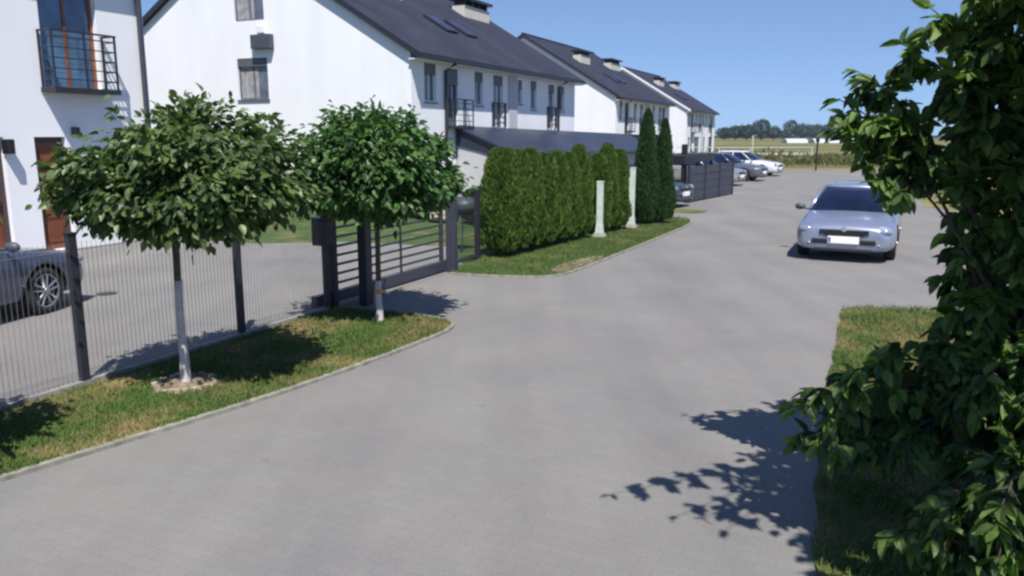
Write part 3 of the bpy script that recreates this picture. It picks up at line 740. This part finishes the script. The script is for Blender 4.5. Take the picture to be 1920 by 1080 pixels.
for i, ((s, l, h, r), lab) in enumerate(zip(hedge, labs)):
    if i < 3:
        root = thing('thuja', lab, 'conifer', P(s, l, 0), gl_h)
        thuja_mesh('thuja', 2.0, .38, 13000, 11+i, M['thuja'], root, power=(.20, .25, .33)[i]); protos.append(root)
    else:
        root = copy_tree(protos[i % 3 if i not in (6, 8) else 2]); root.location = P(s, l, 0); tag(root, lab); root.rotation_euler = (0, 0, i*1.3)
    root.scale = (r/.38, r/.38, h/2.0)
for i, (s, l, sc_, lab) in enumerate(((20.3, -13.2, 1.0, 'leftmost low dark bush at the back of the lawn'), (20.1, -12.3, .9, 'second low dark bush from the left at the back of the lawn'), (19.9, -11.9+.2, 1.05, 'low dark bush just left of the cream cabinet'), (19.3, -9.9, .95, 'low dark bush just right of the cream cabinet'), (18.6, -9.1, 1.0, 'low dark bush nearest the garden gate'))):
    root = copy_tree(protos[i % 3]); root.name = 'low_bush'; root.location = P(s, l, 0); root.rotation_euler = (0, 0, i*2.1); root.scale = (1.45*sc_, 1.45*sc_, .5*sc_); tag(root, lab, 'shrub', 'low dark bushes along the lawn')
for (s, l, h, r, lab, sd) in ((20.75, -5.78, 2.98, .36, 'tallest dark green columnar thuja beside the taller pale post', 31), (21.15, -5.42, 2.72, .33, 'slightly lower dark green thuja on the street side of the tallest one', 32)):
    root = thing('thuja', lab, 'conifer', P(s, l, 0), 'pair of tall thujas')
    thuja_mesh('thuja', h, r, 17000, sd, M['thuja_dark'], root, power=.5)

# ================================================================== ROUND-HEADED TREES
def round_tree(label, s, l, seed, cz0, cz1, rx, mat, nclump=150, nleaf=24, leaf=.125, trunk_h=1.5, off=(0, 0), wash=1.05, upper='bark'):
    rng = np.random.default_rng(seed); rnd = random.Random(seed)
    base = P(s, l, .03)
    root = thing('round_tree', label, 'tree', base, 'round-headed trees along the verge')
    c = np.array([base.x+off[0], base.y+off[1], cz0 + (cz1-cz0)*0.40]); hz = (cz1-cz0)
    mb = MB(); pts = [base + Vector((0.012*math.sin(k*1.7), 0.01*math.cos(k*2.1), trunk_h*k/5)) for k in range(6)]
    t = MB().tube([base - UP*.03, base + UP*.02] + [base + Vector((.008*math.sin(k*1.7), .008*math.cos(k*2), wash*k/4)) for k in range(1, 5)], [.062, .052, .043, .040, .038, .037], 12)
    t.build('trunk', M['limewash'], root, smooth=True, )
    top = base + UP*wash
    MB().tube([top - UP*.01, top + Vector((.006, 0, (trunk_h-wash)*.5)), Vector((base.x, base.y, trunk_h+.05))], [.034, .033, .036], 10).build('upper_trunk', M[upper], root, smooth=True)
    # clump centres on and inside a flattened, drooping dome
    cl = []
    while len(cl) < nclump:
        v = rng.normal(size=3); v /= np.linalg.norm(v)
        rr = rng.uniform(0.35, 1.0)**0.6
        q = v*rr
        z = q[2]*(0.62*hz if q[2] > 0 else 0.38*hz)
        wob = 1 + .10*math.sin(3*math.atan2(q[1], q[0])+seed) + .07*math.sin(5*math.atan2(q[1], q[0])+2*seed)
        cl.append((c + np.array([q[0]*rx*wob*.92, q[1]*rx*wob*.92, z]), v))
    limbs = MB(); tp = Vector((base.x, base.y, trunk_h))
    P_, Dd, S_ = [], [], []
    for i, (p, v) in enumerate(cl):
        if i % 3 == 0:
            e = Vector(p); m_ = tp.lerp(e, .5) + UP*.10*(1 if v[2] > -.2 else 1.6)
            limbs.tube([tp - UP*.05*rnd.random(), m_, e], [.017, .010, .004], 5, caps=False)
        k = int(nleaf*rng.uniform(.6, 1.3))
        o = rng.normal(0, .098, (k, 3)); o[:, 2] *= .7
        P_.append(p + o)
        out = v*np.array([1, 1, .35]) ; out = out/np.linalg.norm(out)
        dd = out*0.75 + np.array([0, 0, -0.45]) + rng.normal(0, .42, (k, 3)) + o*2.2
        Dd.append(dd); S_.append(rng.uniform(.6, 1.35, k)*leaf)
    # shoots breaking the outline
    for i in range(46):
        v = rng.normal(size=3); v[2] = v[2]*0.7+.15; v /= np.linalg.norm(v)
        a = c + np.array([v[0]*rx, v[1]*rx, v[2]*(.62*hz if v[2] > 0 else .40*hz)])*1.0
        k = 7; tt = np.linspace(-.05, .14, k)[:, None]
        P_.append(a + v*tt + rng.normal(0, .03, (k, 3))); Dd.append(v*.9 + np.array([0, 0, -.5]) + rng.normal(0, .45, (k, 3))); S_.append(rng.uniform(.7, 1.1, k)*leaf)
    limbs.build('limb', M['limb'], root)
    V = leaves(np.concatenate(P_), np.concatenate(Dd), np.concatenate(S_), rng=rng)
    np_mesh('crown', V, 9, LEAF_F, mat, root)
    return root
round_tree('nearest round-headed tree with olive green crown and a ring of pale logs at its foot', 5.31, -5.90, 3, 1.46, 2.56, 1.04, M['leaf_olive'], 230, 58, .092, off=(.20, 0), wash=1.0)
round_tree('brighter green round-headed tree by the gate posts', 8.31, -5.74, 8, 1.34, 2.62, 1.02, M['leaf_green'], 215, 56, .095, off=(-.03, 0), wash=.52)
round_tree('round-headed tree standing just outside the left edge, known by its shadow on the grass', 2.30, -6.05, 5, 1.42, 2.60, 1.0, M['leaf_olive'], 190, 26, .12)
o = MB().tube([P(8.31, -5.74, .38), P(8.31, -5.74, .43)], .05, 12).build('tree_tie', M['orange'])
tag(o, 'orange strap tied round the pale trunk of the brighter green tree', 'strap')
root = thing('log_edging', 'ring of short pale split logs round the foot of the nearest tree', 'tree edging', P(5.31, -5.9, 0))
for k in range(26):
    a = 2*math.pi*k/26; r = .27 + .015*math.sin(k*2.3); p = P(5.31, -5.9) + Vector((math.cos(a)*r, math.sin(a)*r, .0)); h = .045 + .025*random.random()
    MB().tube([p, p + Vector((random.uniform(-.012, .012), random.uniform(-.012, .012), h))], .030, 7).build('log', M['edging'], root)
tag(MB().lathe(P(5.31, -5.9, .036), UP, [(0, .26), (.02, .12), (.025, .0)], 20).build('mulch', M['soil']), 'bare brown soil mound inside the log ring', 'soil', kind='stuff')

# ================================================================== BIG SHRUB ON THE RIGHT
def big_shrub():
    rng = np.random.default_rng(21); rnd = random.Random(21)
    base = Vector((3.25, 4.55, .02))
    root = thing('large_shrub', 'big leafy shrub filling the right edge with drooping green leaves', 'shrub', base)
    stems = MB(); twigs = MB(); P_, Dd, S_ = [], [], []
    def branch(ctrl, nl, leafs=.115, start=.25, r0=.02, side=.34):
        nl = int(nl*1.9)
        ctrl = [Vector(c_) for c_ in ctrl]; k = 16; pts = []
        for i in range(k+1):
            t = i/k
            if len(ctrl) == 3: q = ctrl[0]*(1-t)**2 + ctrl[1]*2*t*(1-t) + ctrl[2]*t*t
            else: q = ctrl[0]*(1-t)**3 + ctrl[1]*3*t*(1-t)**2 + ctrl[2]*3*t*t*(1-t) + ctrl[3]*t**3
            pts.append(q)
        stems.tube(pts, [r0*(1-.85*i/k) for i in range(k+1)], 6, caps=False)
        # side twigs with leaves
        nt_ = max(4, nl//9)
        for j in range(nt_):
            t = start + (1-start)*(j+rnd.random())/nt_; i = min(k-1, int(t*k)); a = pts[i]; ax = (pts[i+1]-pts[i]).normalized()
            rv = Vector((rnd.gauss(0, 1), rnd.gauss(0, 1), rnd.gauss(0, .7))); rv = (rv - ax*rv.dot(ax)).normalized()
            ln = side*(1-t*.55)*rnd.uniform(.5, 1.1); e = a + (rv*.85 + ax*.55).normalized()*ln - UP*.05
            twigs.tube([a, a.lerp(e, .5) + UP*.02, e], [.005, .004, .002], 4, caps=False)
            for q in range(9):
                tt = rnd.uniform(.15, 1.02); p = a.lerp(e, tt)
                d = (e-a).normalized()*.5 + Vector((rnd.gauss(0, .55), rnd.gauss(0, .55), rnd.gauss(-.45, .35)))
                P_.append(tuple(p)); Dd.append(tuple(d)); S_.append(leafs*rnd.uniform(.65, 1.2))
        for q in range(6):
            d = (pts[-1]-pts[-2]).normalized() + Vector((rnd.gauss(0, .5), rnd.gauss(0, .5), rnd.gauss(-.35, .3)))
            P_.append(tuple(pts[-1 - q % 3])); Dd.append(tuple(d)); S_.append(leafs*rnd.uniform(.8, 1.2))
    def to(x, y, z, nl=150, bx=None, **k):
        b = base + Vector((rnd.uniform(-.15, .15), rnd.uniform(-.15, .15), 0)); e = Vector((x, y, z))
        m = Vector(((b.x*.7 + x*.3), (b.y*.7 + y*.3), max(z*.75, z-.5)+.1)) if z > 1.0 else Vector(((b.x+x)/2, (b.y+y)/2, z+.55))
        branch([b, m, e], nl, **k)
    # upper left lobe against the sky, loose with gaps
    for (x, y, z, nl, st) in ((1.90, 4.75, 2.55, 80, .72), (1.93, 4.8, 2.36, 80, .74), (2.05, 4.9, 2.72, 80, .70), (2.15, 4.7, 2.45, 90, .70), (2.3, 4.9, 2.88, 90, .66), (2.45, 4.9, 2.3, 110, .62), (2.45, 4.6, 2.7, 100, .62),
                          (2.65, 5.0, 3.02, 110, .6), (2.8, 5.1, 2.5, 120, .5), (2.75, 4.5, 2.2, 120, .5), (2.9, 5.2, 1.9, 130, .4), (3.1, 5.0, 3.1, 120, .5), (3.0, 4.6, 2.75, 120, .5), (3.25, 4.7, 2.9, 120, .5)):
        to(x, y, z, nl, start=st, side=.30, leafs=.125)
    for (x, y, z) in ((2.35, 4.7, 3.05), (2.5, 4.5, 3.22), (2.62, 4.6, 3.2), (2.9, 4.6, 3.35), (2.75, 4.95, 3.12), (3.1, 4.4, 3.3), (2.95, 4.9, 3.3)): to(x, y, z, 110, start=.55, side=.30, leafs=.125)
    # narrower waist
    to(2.62, 4.7, 1.75, 110, start=.4); to(2.6, 4.5, 1.45, 110, start=.4); to(2.72, 4.9, 1.6, 110, start=.4); to(2.65, 4.6, 1.05, 110, start=.4)
    to(2.85, 4.6, 1.4, 120); to(2.9, 4.8, 1.1, 120); to(2.85, 4.3, 1.0, 120); to(3.0, 4.2, 1.6, 140); to(2.75, 4.8, .75, 130)
    # low lobe reaching over the road edge and down into the corner
    for (x, y, z) in ((1.62, 4.35, .80), (1.7, 4.5, .55), (1.9, 4.4, .5), (1.85, 4.3, .95), (1.75, 4.3, .62), (2.0, 4.5, .72), (2.1, 4.2, .62), (2.2, 4.6, 1.02), (2.4, 4.2, .9), (2.35, 4.6, .55), (2.3, 4.4, 1.2), (2.55, 4.6, 1.35)):
        to(x, y, z, 100, start=.4)
    for _ in range(34):
        a = rnd.uniform(0, 2*math.pi); r = rnd.uniform(.15, 1.0)
        to(3.35 + r*math.cos(a)*.75, 4.45 + r*math.sin(a)*.9, rnd.uniform(.4, 3.0), 130)
    for x, y, z in ((1.95, 3.72, .30), (2.05, 3.6, .42), (2.15, 3.75, .22), (2.3, 3.5, .50), (2.45, 3.4, .62), (2.35, 3.55, .35), (2.55, 3.5, .55), (2.75, 3.6, .30), (2.5, 3.75, .2), (2.9, 3.55, .8), (2.75, 3.8, 1.0), (2.3, 3.8, .25), (2.6, 3.3, .9)): to(x, y, z, 80, start=.5)
    # crown above the frame: the branches that throw the shadow on the paving
    crown = base + Vector((-.1, -.5, 2.6))
    for (x, y, z, nl) in ((1.02, 2.98, 3.38, 150), (1.25, 3.1, 3.35, 130), (1.55, 2.78, 3.15, 130), (1.88, 4.45, 3.50, 150), (2.0, 4.3, 3.52, 130), (1.9, 3.2, 3.25, 150), (2.1, 3.6, 3.35, 150), (2.3, 3.3, 3.3, 150), (2.4, 4.0, 3.45, 150), (2.7, 4.4, 3.6, 160), (3.3, 4.5, 3.8, 160), (2.3, 2.5, 3.1, 200), (2.6, 2.3, 3.0, 200), (2.2, 2.9, 3.3, 200), (1.95, 2.65, 3.1, 180), (2.5, 2.8, 3.3, 200), (2.5, 3.3, 3.5, 180), (2.0, 2.2, 3.12, 170), (2.3, 2.0, 3.1, 170), (2.6, 2.0, 3.1, 170), (1.65, 2.6, 3.2, 150), (2.2, 2.45, 3.2, 170), (1.4, 2.75, 3.25, 120), (2.15, 2.15, 3.0, 260), (2.4, 2.25, 3.05, 260), (2.25, 2.4, 3.25, 260), (2.6, 2.45, 3.15, 260), (2.05, 2.4, 3.05, 260), (2.45, 2.6, 3.1, 260), (2.05, 2.1, 3.1, 260), (1.9, 2.0, 3.0, 260), (2.1, 1.85, 3.0, 260), (2.3, 1.9, 3.0, 260), (2.0, 2.3, 3.2, 260)):
        e = Vector((x, y, z)); st = Vector((2.95, 3.9, 3.2)) ; branch([crown, st.lerp(crown, .3), st.lerp(e, .35) + UP*.1, e], int(nl*1.4), start=.22, side=.24, leafs=.10)
    for _ in range(5): branch([base + Vector((rnd.uniform(-.1, .1), rnd.uniform(-.1, .1), 0)), base + Vector((rnd.uniform(-.2, .2), -.2, 1.4)), crown + Vector((rnd.uniform(-.1, .1), rnd.uniform(-.1, .1), rnd.uniform(-.1, .2)))], 20, r0=.035, start=.8)
    stems.build('stem', M['limb'], root); twigs.build('twig', M['limb'], root)
    V = leaves(np.array(P_), np.array(Dd), np.array(S_), width=.52, fold=.10, droop=.22, rng=rng)
    np_mesh('foliage', V, 9, LEAF_F, M['leaf_bush'], root)
    return root
big_shrub()

# ================================================================== CARS
def make_car(label, loc, heading, paint, group=None, L=4.5, W=1.77, H=1.46, kind='hatch'):
    """local x forward, y left; heading = direction of the nose"""
    rz = math.atan2(heading.y, heading.x)
    root = thing('parked_car', label, 'car', loc, group, rz)
    hl = L/2; hw = W/2; k = H/1.46
    st = [(hl-.005, .64, .28, .60), (hl-.02, .73, .23, .67), (hl-.10, .82, .20, .725), (hl-.30, .87, .19, .765), (hl-.65, .885, .18, .815), (hl-1.0, .885, .18, .865), (hl-1.28, .885, .18, .905),
          (hl-1.7, .885, .18, .93), (0, .885, .18, .94), (-.8, .885, .18, .955), (-1.4, .88, .18, .97), (-hl+.42, .865, .20, .965), (-hl+.18, .83, .24, .93), (-hl+.05, .78, .30, .86), (-hl, .70, .36, .74)]
    st = [(x, w_*hw/.885, zb, zt*k) for x, w_, zb, zt in st]
    mb = MB(); nring = []
    for (x, w_, zb, zt) in st:
        half = [(0, zb), (w_*.82, zb), (w_*.97, zb+.07), (w_*.995, zb+(zt-zb)*.35), (w_, zb+(zt-zb)*.6), (w_*.975, zt-.10), (w_*.915, zt-.025), (w_*.72, zt+.012), (w_*.35, zt+.032), (0, zt+.038)]
        ring_ = [(x, y, z) for y, z in half] + [(x, -y, z) for y, z in half[-2:0:-1]]
        nring.append(ring_)
    n = len(nring[0])
    for r in nring: mb.v += r
    for i in range(len(nring)-1):
        for j in range(n):
            mb.f.append((i*n+j, i*n+(j+1) % n, (i+1)*n+(j+1) % n, (i+1)*n+j)); mb.m.append(0)
    mb.f.append(tuple(range(n))[::-1]); mb.m.append(0); mb.f.append(tuple((len(nring)-1)*n+j for j in range(n))); mb.m.append(0)
    body = mb.build('body', [M[paint], M['black']], root, smooth=True, world=False)
    bm = bmesh.new(); bm.from_mesh(body.data); bmesh.ops.recalc_face_normals(bm, faces=bm.faces[:]); bm.to_mesh(body.data); bm.free()
    ss = body.modifiers.new('sub', 'SUBSURF'); ss.levels = ss.render_levels = 1
    wx = (hl-.86, -hl+.92); R = .315
    for x in wx:
        for sg in (1, -1):
            c = MB().lathe((x, sg*(hw-.30), R-.005), (0, sg, 0), [(0, 0.001), (0, R+.055), (.5, R+.055), (.5, .001)], 32, 1)
            co = c.build('cutter', [M[paint], M['black']], root, world=False)
            b2 = bmesh.new(); b2.from_mesh(co.data); bmesh.ops.remove_doubles(b2, verts=b2.verts[:], dist=.003); bmesh.ops.recalc_face_normals(b2, faces=b2.faces[:]); b2.to_mesh(co.data); b2.free()
            bo = body.modifiers.new('arch', 'BOOLEAN'); bo.operation = 'DIFFERENCE'; bo.object = co; bo.solver = 'EXACT'
    dg = bpy.context.evaluated_depsgraph_get(); dg.update()
    me = bpy.data.meshes.new_from_object(body.evaluated_get(dg)); body.modifiers.clear(); body.data = me
    for o in [o for o in bpy.data.objects if o.name.startswith('cutter')]: bpy.data.objects.remove(o, do_unlink=True)
    # greenhouse
    hatch = kind == 'hatch'
    rb = -hl+.28 if hatch else -hl+1.0
    rt = -hl+.85 if hatch else -hl+1.45
    bp = [(hl-1.14, 0), (hl-1.17, .42), (hl-1.27, .68), (hl-1.55, .775), (0, .80), (-.9, .79), (rb+.28, .745), (rb+.04, .60), (rb-.01, 0)]
    tpp = [(hl-1.92, 0), (hl-1.94, .32), (hl-2.0, .50), (hl-2.18, .575), (-.1, .595), (-.85, .59), (rt+.14, .56), (rt+.03, .45), (rt, 0)]
    zb_, zt_ = .90*k, 1.385*k
    def loop(pp, z, out=0): 
        f = [(x, y + (out if y > 0 else 0), z) for x, y in pp]; return f + [(x, -y, z_) for x, y, z_ in f[-2:0:-1]]
    def zb_of(x): return (.885 + .04*(1 if x < hl-1.4 else 0) + (.02 if x < -.5 else 0))*k
    lo = [(x, y*hw/.885, zb_of(x)) for x, y, z in loop(bp, 0)]; mid = []; hi = [(x, y*hw/.885, zt_) for x, y, z in loop(tpp, 0)]
    for a, b in zip(lo, hi): mid.append(tuple((p+q)/2 + (.0) for p, q in zip(a, b)))
    mid = [(x*1.0 + .02*(1 if x > hl-1.8 else 0), y*1.022, z) for x, y, z in mid]
    nn = len(lo); g = MB(); g.v = lo + mid + hi
    for i in range(2):
        for j in range(nn): g.f.append((i*nn+j, (i*nn+(j+1) % nn), (i+1)*nn+(j+1) % nn, (i+1)*nn+j)); g.m.append(0)
    g.f.append(tuple(2*nn+j for j in range(nn))); g.m.append(0)
    g.build('windows', M['glass_car'], root, smooth=True, world=False)
    # roof shell
    r = MB(); r.v = [(x, y*1.01, zt_-.012) for x, y, z in hi] + [(x*.985, y*.97, zt_+.028) for x, y, z in hi] + [(x*.8-.08, y*.62, zt_+.062*k) for x, y, z in hi]
    for i in range(2):
        for j in range(nn): r.f.append((i*nn+j, (i*nn+(j+1) % nn), (i+1)*nn+(j+1) % nn, (i+1)*nn+j)); r.m.append(0)
    r.f.append(tuple(2*nn+j for j in range(nn))); r.m.append(0)
    r.build('roof', M[paint], root, smooth=True, world=False)
    # pillars
    for idx, wd in ((3, .035), (6, .05)):
        for sg in (1, -1):
            pl = MB()
            j = idx if sg > 0 else (nn - idx)
            pl.tube([Vector(lo[j]) + Vector((0, 0, -.02)), Vector(mid[j]) + Vector((0, sg*.004, 0)), Vector(hi[j])], wd, 6); pl.build('pillar', M[paint], root, smooth=True, world=False)
    for sg in (1, -1): MB().tube([(-.35, sg*.80*hw/.885, .93*k), (-.38, sg*.71*hw/.885, 1.17*k), (-.42, sg*.60*hw/.885, 1.385*k)], .03, 6).build('pillar', M[paint], root, smooth=True, world=False)
    
    # wheels
    for x in wx:
        for sg in (1, -1):
            cy = sg*(hw-.115)
            wr = MB().lathe((x, cy-sg*.10, R), (0, sg, 0), [(0, .19), (0, R-.03), (.02, R), (.17, R), (.20, R-.025), (.205, R-.06), (.195, .215), (.14, .20)], 28)
            wh = wr.build('wheel', M['tyre'], root, smooth=True, world=False)
            rm = MB(); fy = cy + sg*.075
            rm.lathe((x, cy-sg*.02, R), (0, sg, 0), [(0.02, .001), (.02, .20), (.115, .21), (.12, .222), (.10, .222)], 28)
            for q in range(5):
                an = 2*math.pi*q/5 + .3; u_ = Vector((math.cos(an), 0, math.sin(an))); v_ = Vector((-math.sin(an), 0, math.cos(an)))
                for e in (-1, 1):
                    rm.tube([Vector((x, fy+sg*.012, R)) + v_*e*.012, Vector((x, fy+sg*.012, R)) + u_*.205 + v_*e*.045], [.020, .014], 5)
            rm.lathe((x, fy, R), (0, sg, 0), [(0.03, .045), (.045, .04), (.05, .001)], 14)
            rm.build('rim', M['rim'], wh, smooth=False, world=False)
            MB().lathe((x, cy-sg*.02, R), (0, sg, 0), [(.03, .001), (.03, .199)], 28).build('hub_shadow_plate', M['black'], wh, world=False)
    # front end
    fx = hl
    gr = MB(); gr.box(fx-.10, fx+.022, -.43, .43, .555*k, .655*k); gr.box(fx-.09, fx+.018, -.35, .35, .525*k, .5549*k)
    grl = gr.build('grille', M['black'], root, world=False, bevel=.015)
    mb = MB(); mb.box(fx-.08, fx+.028, -.41, .41, .657*k, .668*k)
    mb.build('chrome_trim', M['chrome'], grl, world=False)
    MB().lathe((fx+.0, 0, .672*k), (1, 0, 0), [(0, .05), (.038, .05), (.044, .035), (.046, .001)], 16).build('badge', M['chrome'], grl, world=False)
    for sg in (1, -1): MB().box(fx-.12, fx+.016, min(sg*.28, sg*.56), max(sg*.28, sg*.56), .345, .44).build('lower_intake', M['black'], root, world=False, bevel=.02)
    MB().box(fx-.10, fx+.010, -.50, .50, .205, .255).build('bumper_lip', M['black'], root, world=False, bevel=.01)
    for sg in (1, -1):
        yaw = -sg*.52; ax = (Vector((math.cos(yaw), math.sin(yaw), 0)), Vector((-math.sin(yaw), math.cos(yaw), 0)), UP)
        MB().ellipsoid((fx-.175, sg*.625*hw/.885, .635*k), (.15, .205, .10), 16, 10, 0, ax).build('headlight', M['lamp'], root, smooth=True, world=False)
        MB().ellipsoid((fx-.055, sg*.60*hw/.885, .34), (.06, .055, .04), 12, 8).build('fog_light', M['lamp'], root, smooth=True, world=False)
        MB().ellipsoid((-fx+.09, sg*.62*hw/.885, .80*k), (.10, .16, .10), 12, 8).build('tail_light', M['lampred'], root, smooth=True, world=False)
        m_ = MB().ellipsoid((hl-1.42, sg*(hw+.075), .975*k), (.06, .105, .068), 12, 8); m_.tube([(hl-1.40, sg*(hw-.12), .925*k), (hl-1.40, sg*(hw+.03), .95*k)], .022, 6)
        m_.build('mirror', M['darksign'], root, smooth=True, world=False)
    pt = MB().box(fx-.05, fx+.034, -.27, .27, .385*k, .525*k).build('number_plate', M['plate'], root, world=False, bevel=.004)
    MB().box(fx+.0345, fx+.036, -.258, -.222, .40*k, .503*k).build('plate_strip', M['blue'], pt, world=False)
    MB().box(-fx-.02, -fx+.04, -.26, .26, .62*k, .73*k).build('number_plate', M['plate'], root, world=False)
    for sg in (1, -1):
        mb = MB()
        for (x0) in (hl-1.62, -.32): mb.obox((x0-.5, sg*(hw+.0005), .74*k), (.16, 0, 0), (0, sg*.016, 0), (0, 0, .03))
        mb.build('door_handle', M[paint], root, world=False)
    return root
make_car('pale silver blue hatchback parked nose-on at the right side of the street', P(16.1+2.25, -.60, 0), (-D - N*.03), 'silver', W=1.80, H=1.37)
make_car('dark slate grey car in the yard with only its front wheel and wing in view', P(5.34, -10.62, 0), (D - N*.22), 'slate')
grp = 'cars in the far parking bays'
make_car('dark car with its nose just past the tall thujas, left of the dark board fence', P(26.9, -8.25, 0), (N - D*.15), 'darkcar', grp)
make_car('light silver car nearest the board fence in the far bays', P(39.6, -8.5, 0), (N - D*.15), 'lightsilver', grp)
make_car('grey car with dark windscreen, middle of the far bays', P(44.2, -8.1, 0), (N - D*.15), 'greycar', grp)
make_car('white car at the field end of the far bays', P(50.0, -8.0, 0), (N - D*.15), 'whitecar', grp)

# ================================================================== BACKGROUND
def W(x, y, z=0): return Vector((x, y, z))
root = thing('guard_rail', 'pale metal guard rail running along the edge of the fields', 'guard rail', W(19, 74))
mb = MB(); mb.box(15, 27.5, 73.9, 74.0, .58, .80); mb.build('rail', M['guard'], root)
mb = MB(); mb.box(15, 27.5, 73.92, 73.98, 1.25, 1.33); mb.build('top_rail', M['guard'], root)
for k in range(5): MB().box(16+k*2.8, 16.1+k*2.8, 73.78, 73.88, 0, 1.33).build('post', M['guard'], root)
o = MB().tube([W(21.6, 73, 0), W(21.6, 73, 2.35)], .09, 8).build('marker_pole', M['cream']); tag(o, 'thin pale marker pole standing by the guard rail', 'pole')
root = thing('signpost', 'thin dark pole standing where the street meets the field', 'pole', P(58.5, -4.5))
MB().tube([P(58.5, -4.5, 0), P(58.5, -4.5, 2.15)], .06, 8).build('pole', M['black'], root)
MB().sbox(58.42, 58.58, -4.62, -4.38, 1.9, 2.2).build('head', M['black'], root)
def far_tree(x, y, h, r, seed, lab, squash=1.0):
    r *= .78; h *= .93
    rng = np.random.default_rng(seed); root = thing('tree', lab, 'tree', W(x, y), 'distant trees on the horizon')
    n = 2600; v = rng.normal(size=(n, 3)); v /= np.linalg.norm(v, axis=1, keepdims=True); th = np.arctan2(v[:, 1], v[:, 0])
    rr = rng.uniform(.45, 1, n)**.5*(1+.22*np.sin(3*th+seed)*np.cos(2.5*v[:, 2]+seed))
    c = np.array([x, y, h*.56]); pos = c + v*rr[:, None]*np.array([r, r, h*.44*squash])
    V = leaves(pos, rng.normal(size=(n, 3)), rng.uniform(.6, 1.5, n)*r*.11, width=.9, rng=rng)
    np_mesh('crown', V, 9, LEAF_F, M['far_leaf'], root)
    MB().tube([W(x, y, 0), W(x, y, h*.35), W(x, y, h*.7)], [r*.09, r*.07, r*.02], 6).build('trunk', M['bark'], root)
def at(px, d): return (px-960)/1500*d*1.0
for i, (px, d, h, r, lab) in enumerate([
    (1352, 430, 7, 5.5, 'low dark tree at the left end of the distant tree line'), (1372, 440, 8, 6, 'bushy distant tree left of the round one'), (1393, 435, 8.5, 6, 'distant tree touching the round one on its left'),
    (1420, 420, 11.5, 6.2, 'tall round distant tree standing clear above the tree line'), (1442, 430, 7.5, 5, 'small distant tree right of the tall round one'), (1462, 520, 6, 4.5, 'smallest distant tree at the gap in the tree line'),
    (1474, 560, 14, 6.5, 'tall bluish distant tree right of the gap'), (1495, 570, 11, 8, 'bluish distant tree, second right of the gap'), (1518, 575, 10.5, 8, 'bluish distant tree, third right of the gap'),
    (1545, 570, 11, 8, 'distant tree half hidden by the shrub tips'), (1575, 560, 12, 9, 'distant tree seen through the upper shrub leaves'), (1610, 560, 11, 9, 'distant tree behind the middle of the shrub leaves'), (1650, 560, 11, 9, 'distant tree far behind the shrub, right'),
    (1690, 560, 12, 9, 'distant tree farthest right behind the shrub')]):
    far_tree(at(px, d), d, h, r, 100+i, lab)
tag(MB().box(at(1330, 500), at(2100, 500), 620, 640, -0.1, 2.4).build('tree_line', M['far_leaf']), 'dark far-off hedge line below the distant trees', 'hedge', kind='stuff')
for i, (p0, p1, lab) in enumerate(((1462, 1500, 'leftmost white polytunnel in the far field'), (1512, 1533, 'short white polytunnel, second from the left in the far field'), (1538, 1560, 'white polytunnel at the left tip of the shrub leaves'), (1570, 1612, 'long white polytunnel seen under the shrub leaves'), (1618, 1650, 'rightmost white polytunnel in the far field'))):
    d = 262; x0, x1 = at(p0, d), at(p1, d); root = thing('polytunnel', lab, 'greenhouse', W((x0+x1)/2, d), 'white polytunnels in the far field')
    mb = MB(); n = 8; a_ = [(d + 3*math.cos(math.pi*k/n), 1.35*math.sin(math.pi*k/n)) for k in range(n+1)]
    for x in (x0, x1): mb.v += [(x, y, z) for y, z in a_]
    for k in range(n): mb.f.append((k, k+1, n+1+k+1, n+1+k)); mb.m.append(0)
    mb.f.append(tuple(range(n+1))); mb.m.append(0); mb.f.append(tuple(n+1+k for k in range(n+1))[::-1]); mb.m.append(0)
    mb.build('film_cover', M['foil'], root)
    MB().box(x0-.06, x0-.01, d-1.0, d+1.0, 0, 1.2).build('end_door', M['guard'], root)
# scrub band where the street meets the field
rng = np.random.default_rng(77); n = 14000
x = rng.uniform(10, 60, n); y = rng.uniform(60, 85, n); hgt = .25 + .5*np.clip(np.sin(x*.35)+np.sin(y*.9+x*.2), 0, 2)*rng.random(n)
V = leaves(np.stack([x, y, hgt*rng.random(n)], 1), np.stack([rng.normal(0, .3, n), rng.normal(0, .3, n), np.ones(n)], 1), rng.uniform(.2, .5, n), width=.35, rng=rng)
M['scrub'] = leafmat('dry_scrub', (0.06, 0.075, 0.025), (0.16, 0.15, 0.06), .15, .4, .9)
tag(np_mesh('scrub', V, 9, LEAF_F, M['scrub']), 'rough olive scrub and tall weeds beyond the end of the street', 'scrub', kind='stuff')

# air: even haze from just below the ground to above the highest thing
mh = bpy.data.materials.new('haze_air'); mh.use_nodes = True; t = mh.node_tree; t.nodes.clear()
ho = t.nodes.new('ShaderNodeOutputMaterial'); pv = t.nodes.new('ShaderNodeVolumePrincipled')
pv.inputs['Color'].default_value = (0.80, 0.88, 1.0, 1); pv.inputs['Density'].default_value = 0.00022; pv.inputs['Anisotropy'].default_value = 0.3
t.links.new(pv.outputs[0], ho.inputs['Volume'])
tag(MB().box(-900, 900, -300, 1200, -1.1, 24).build('haze', mh), 'thin blue summer haze over the distant fields', 'haze', kind='stuff')
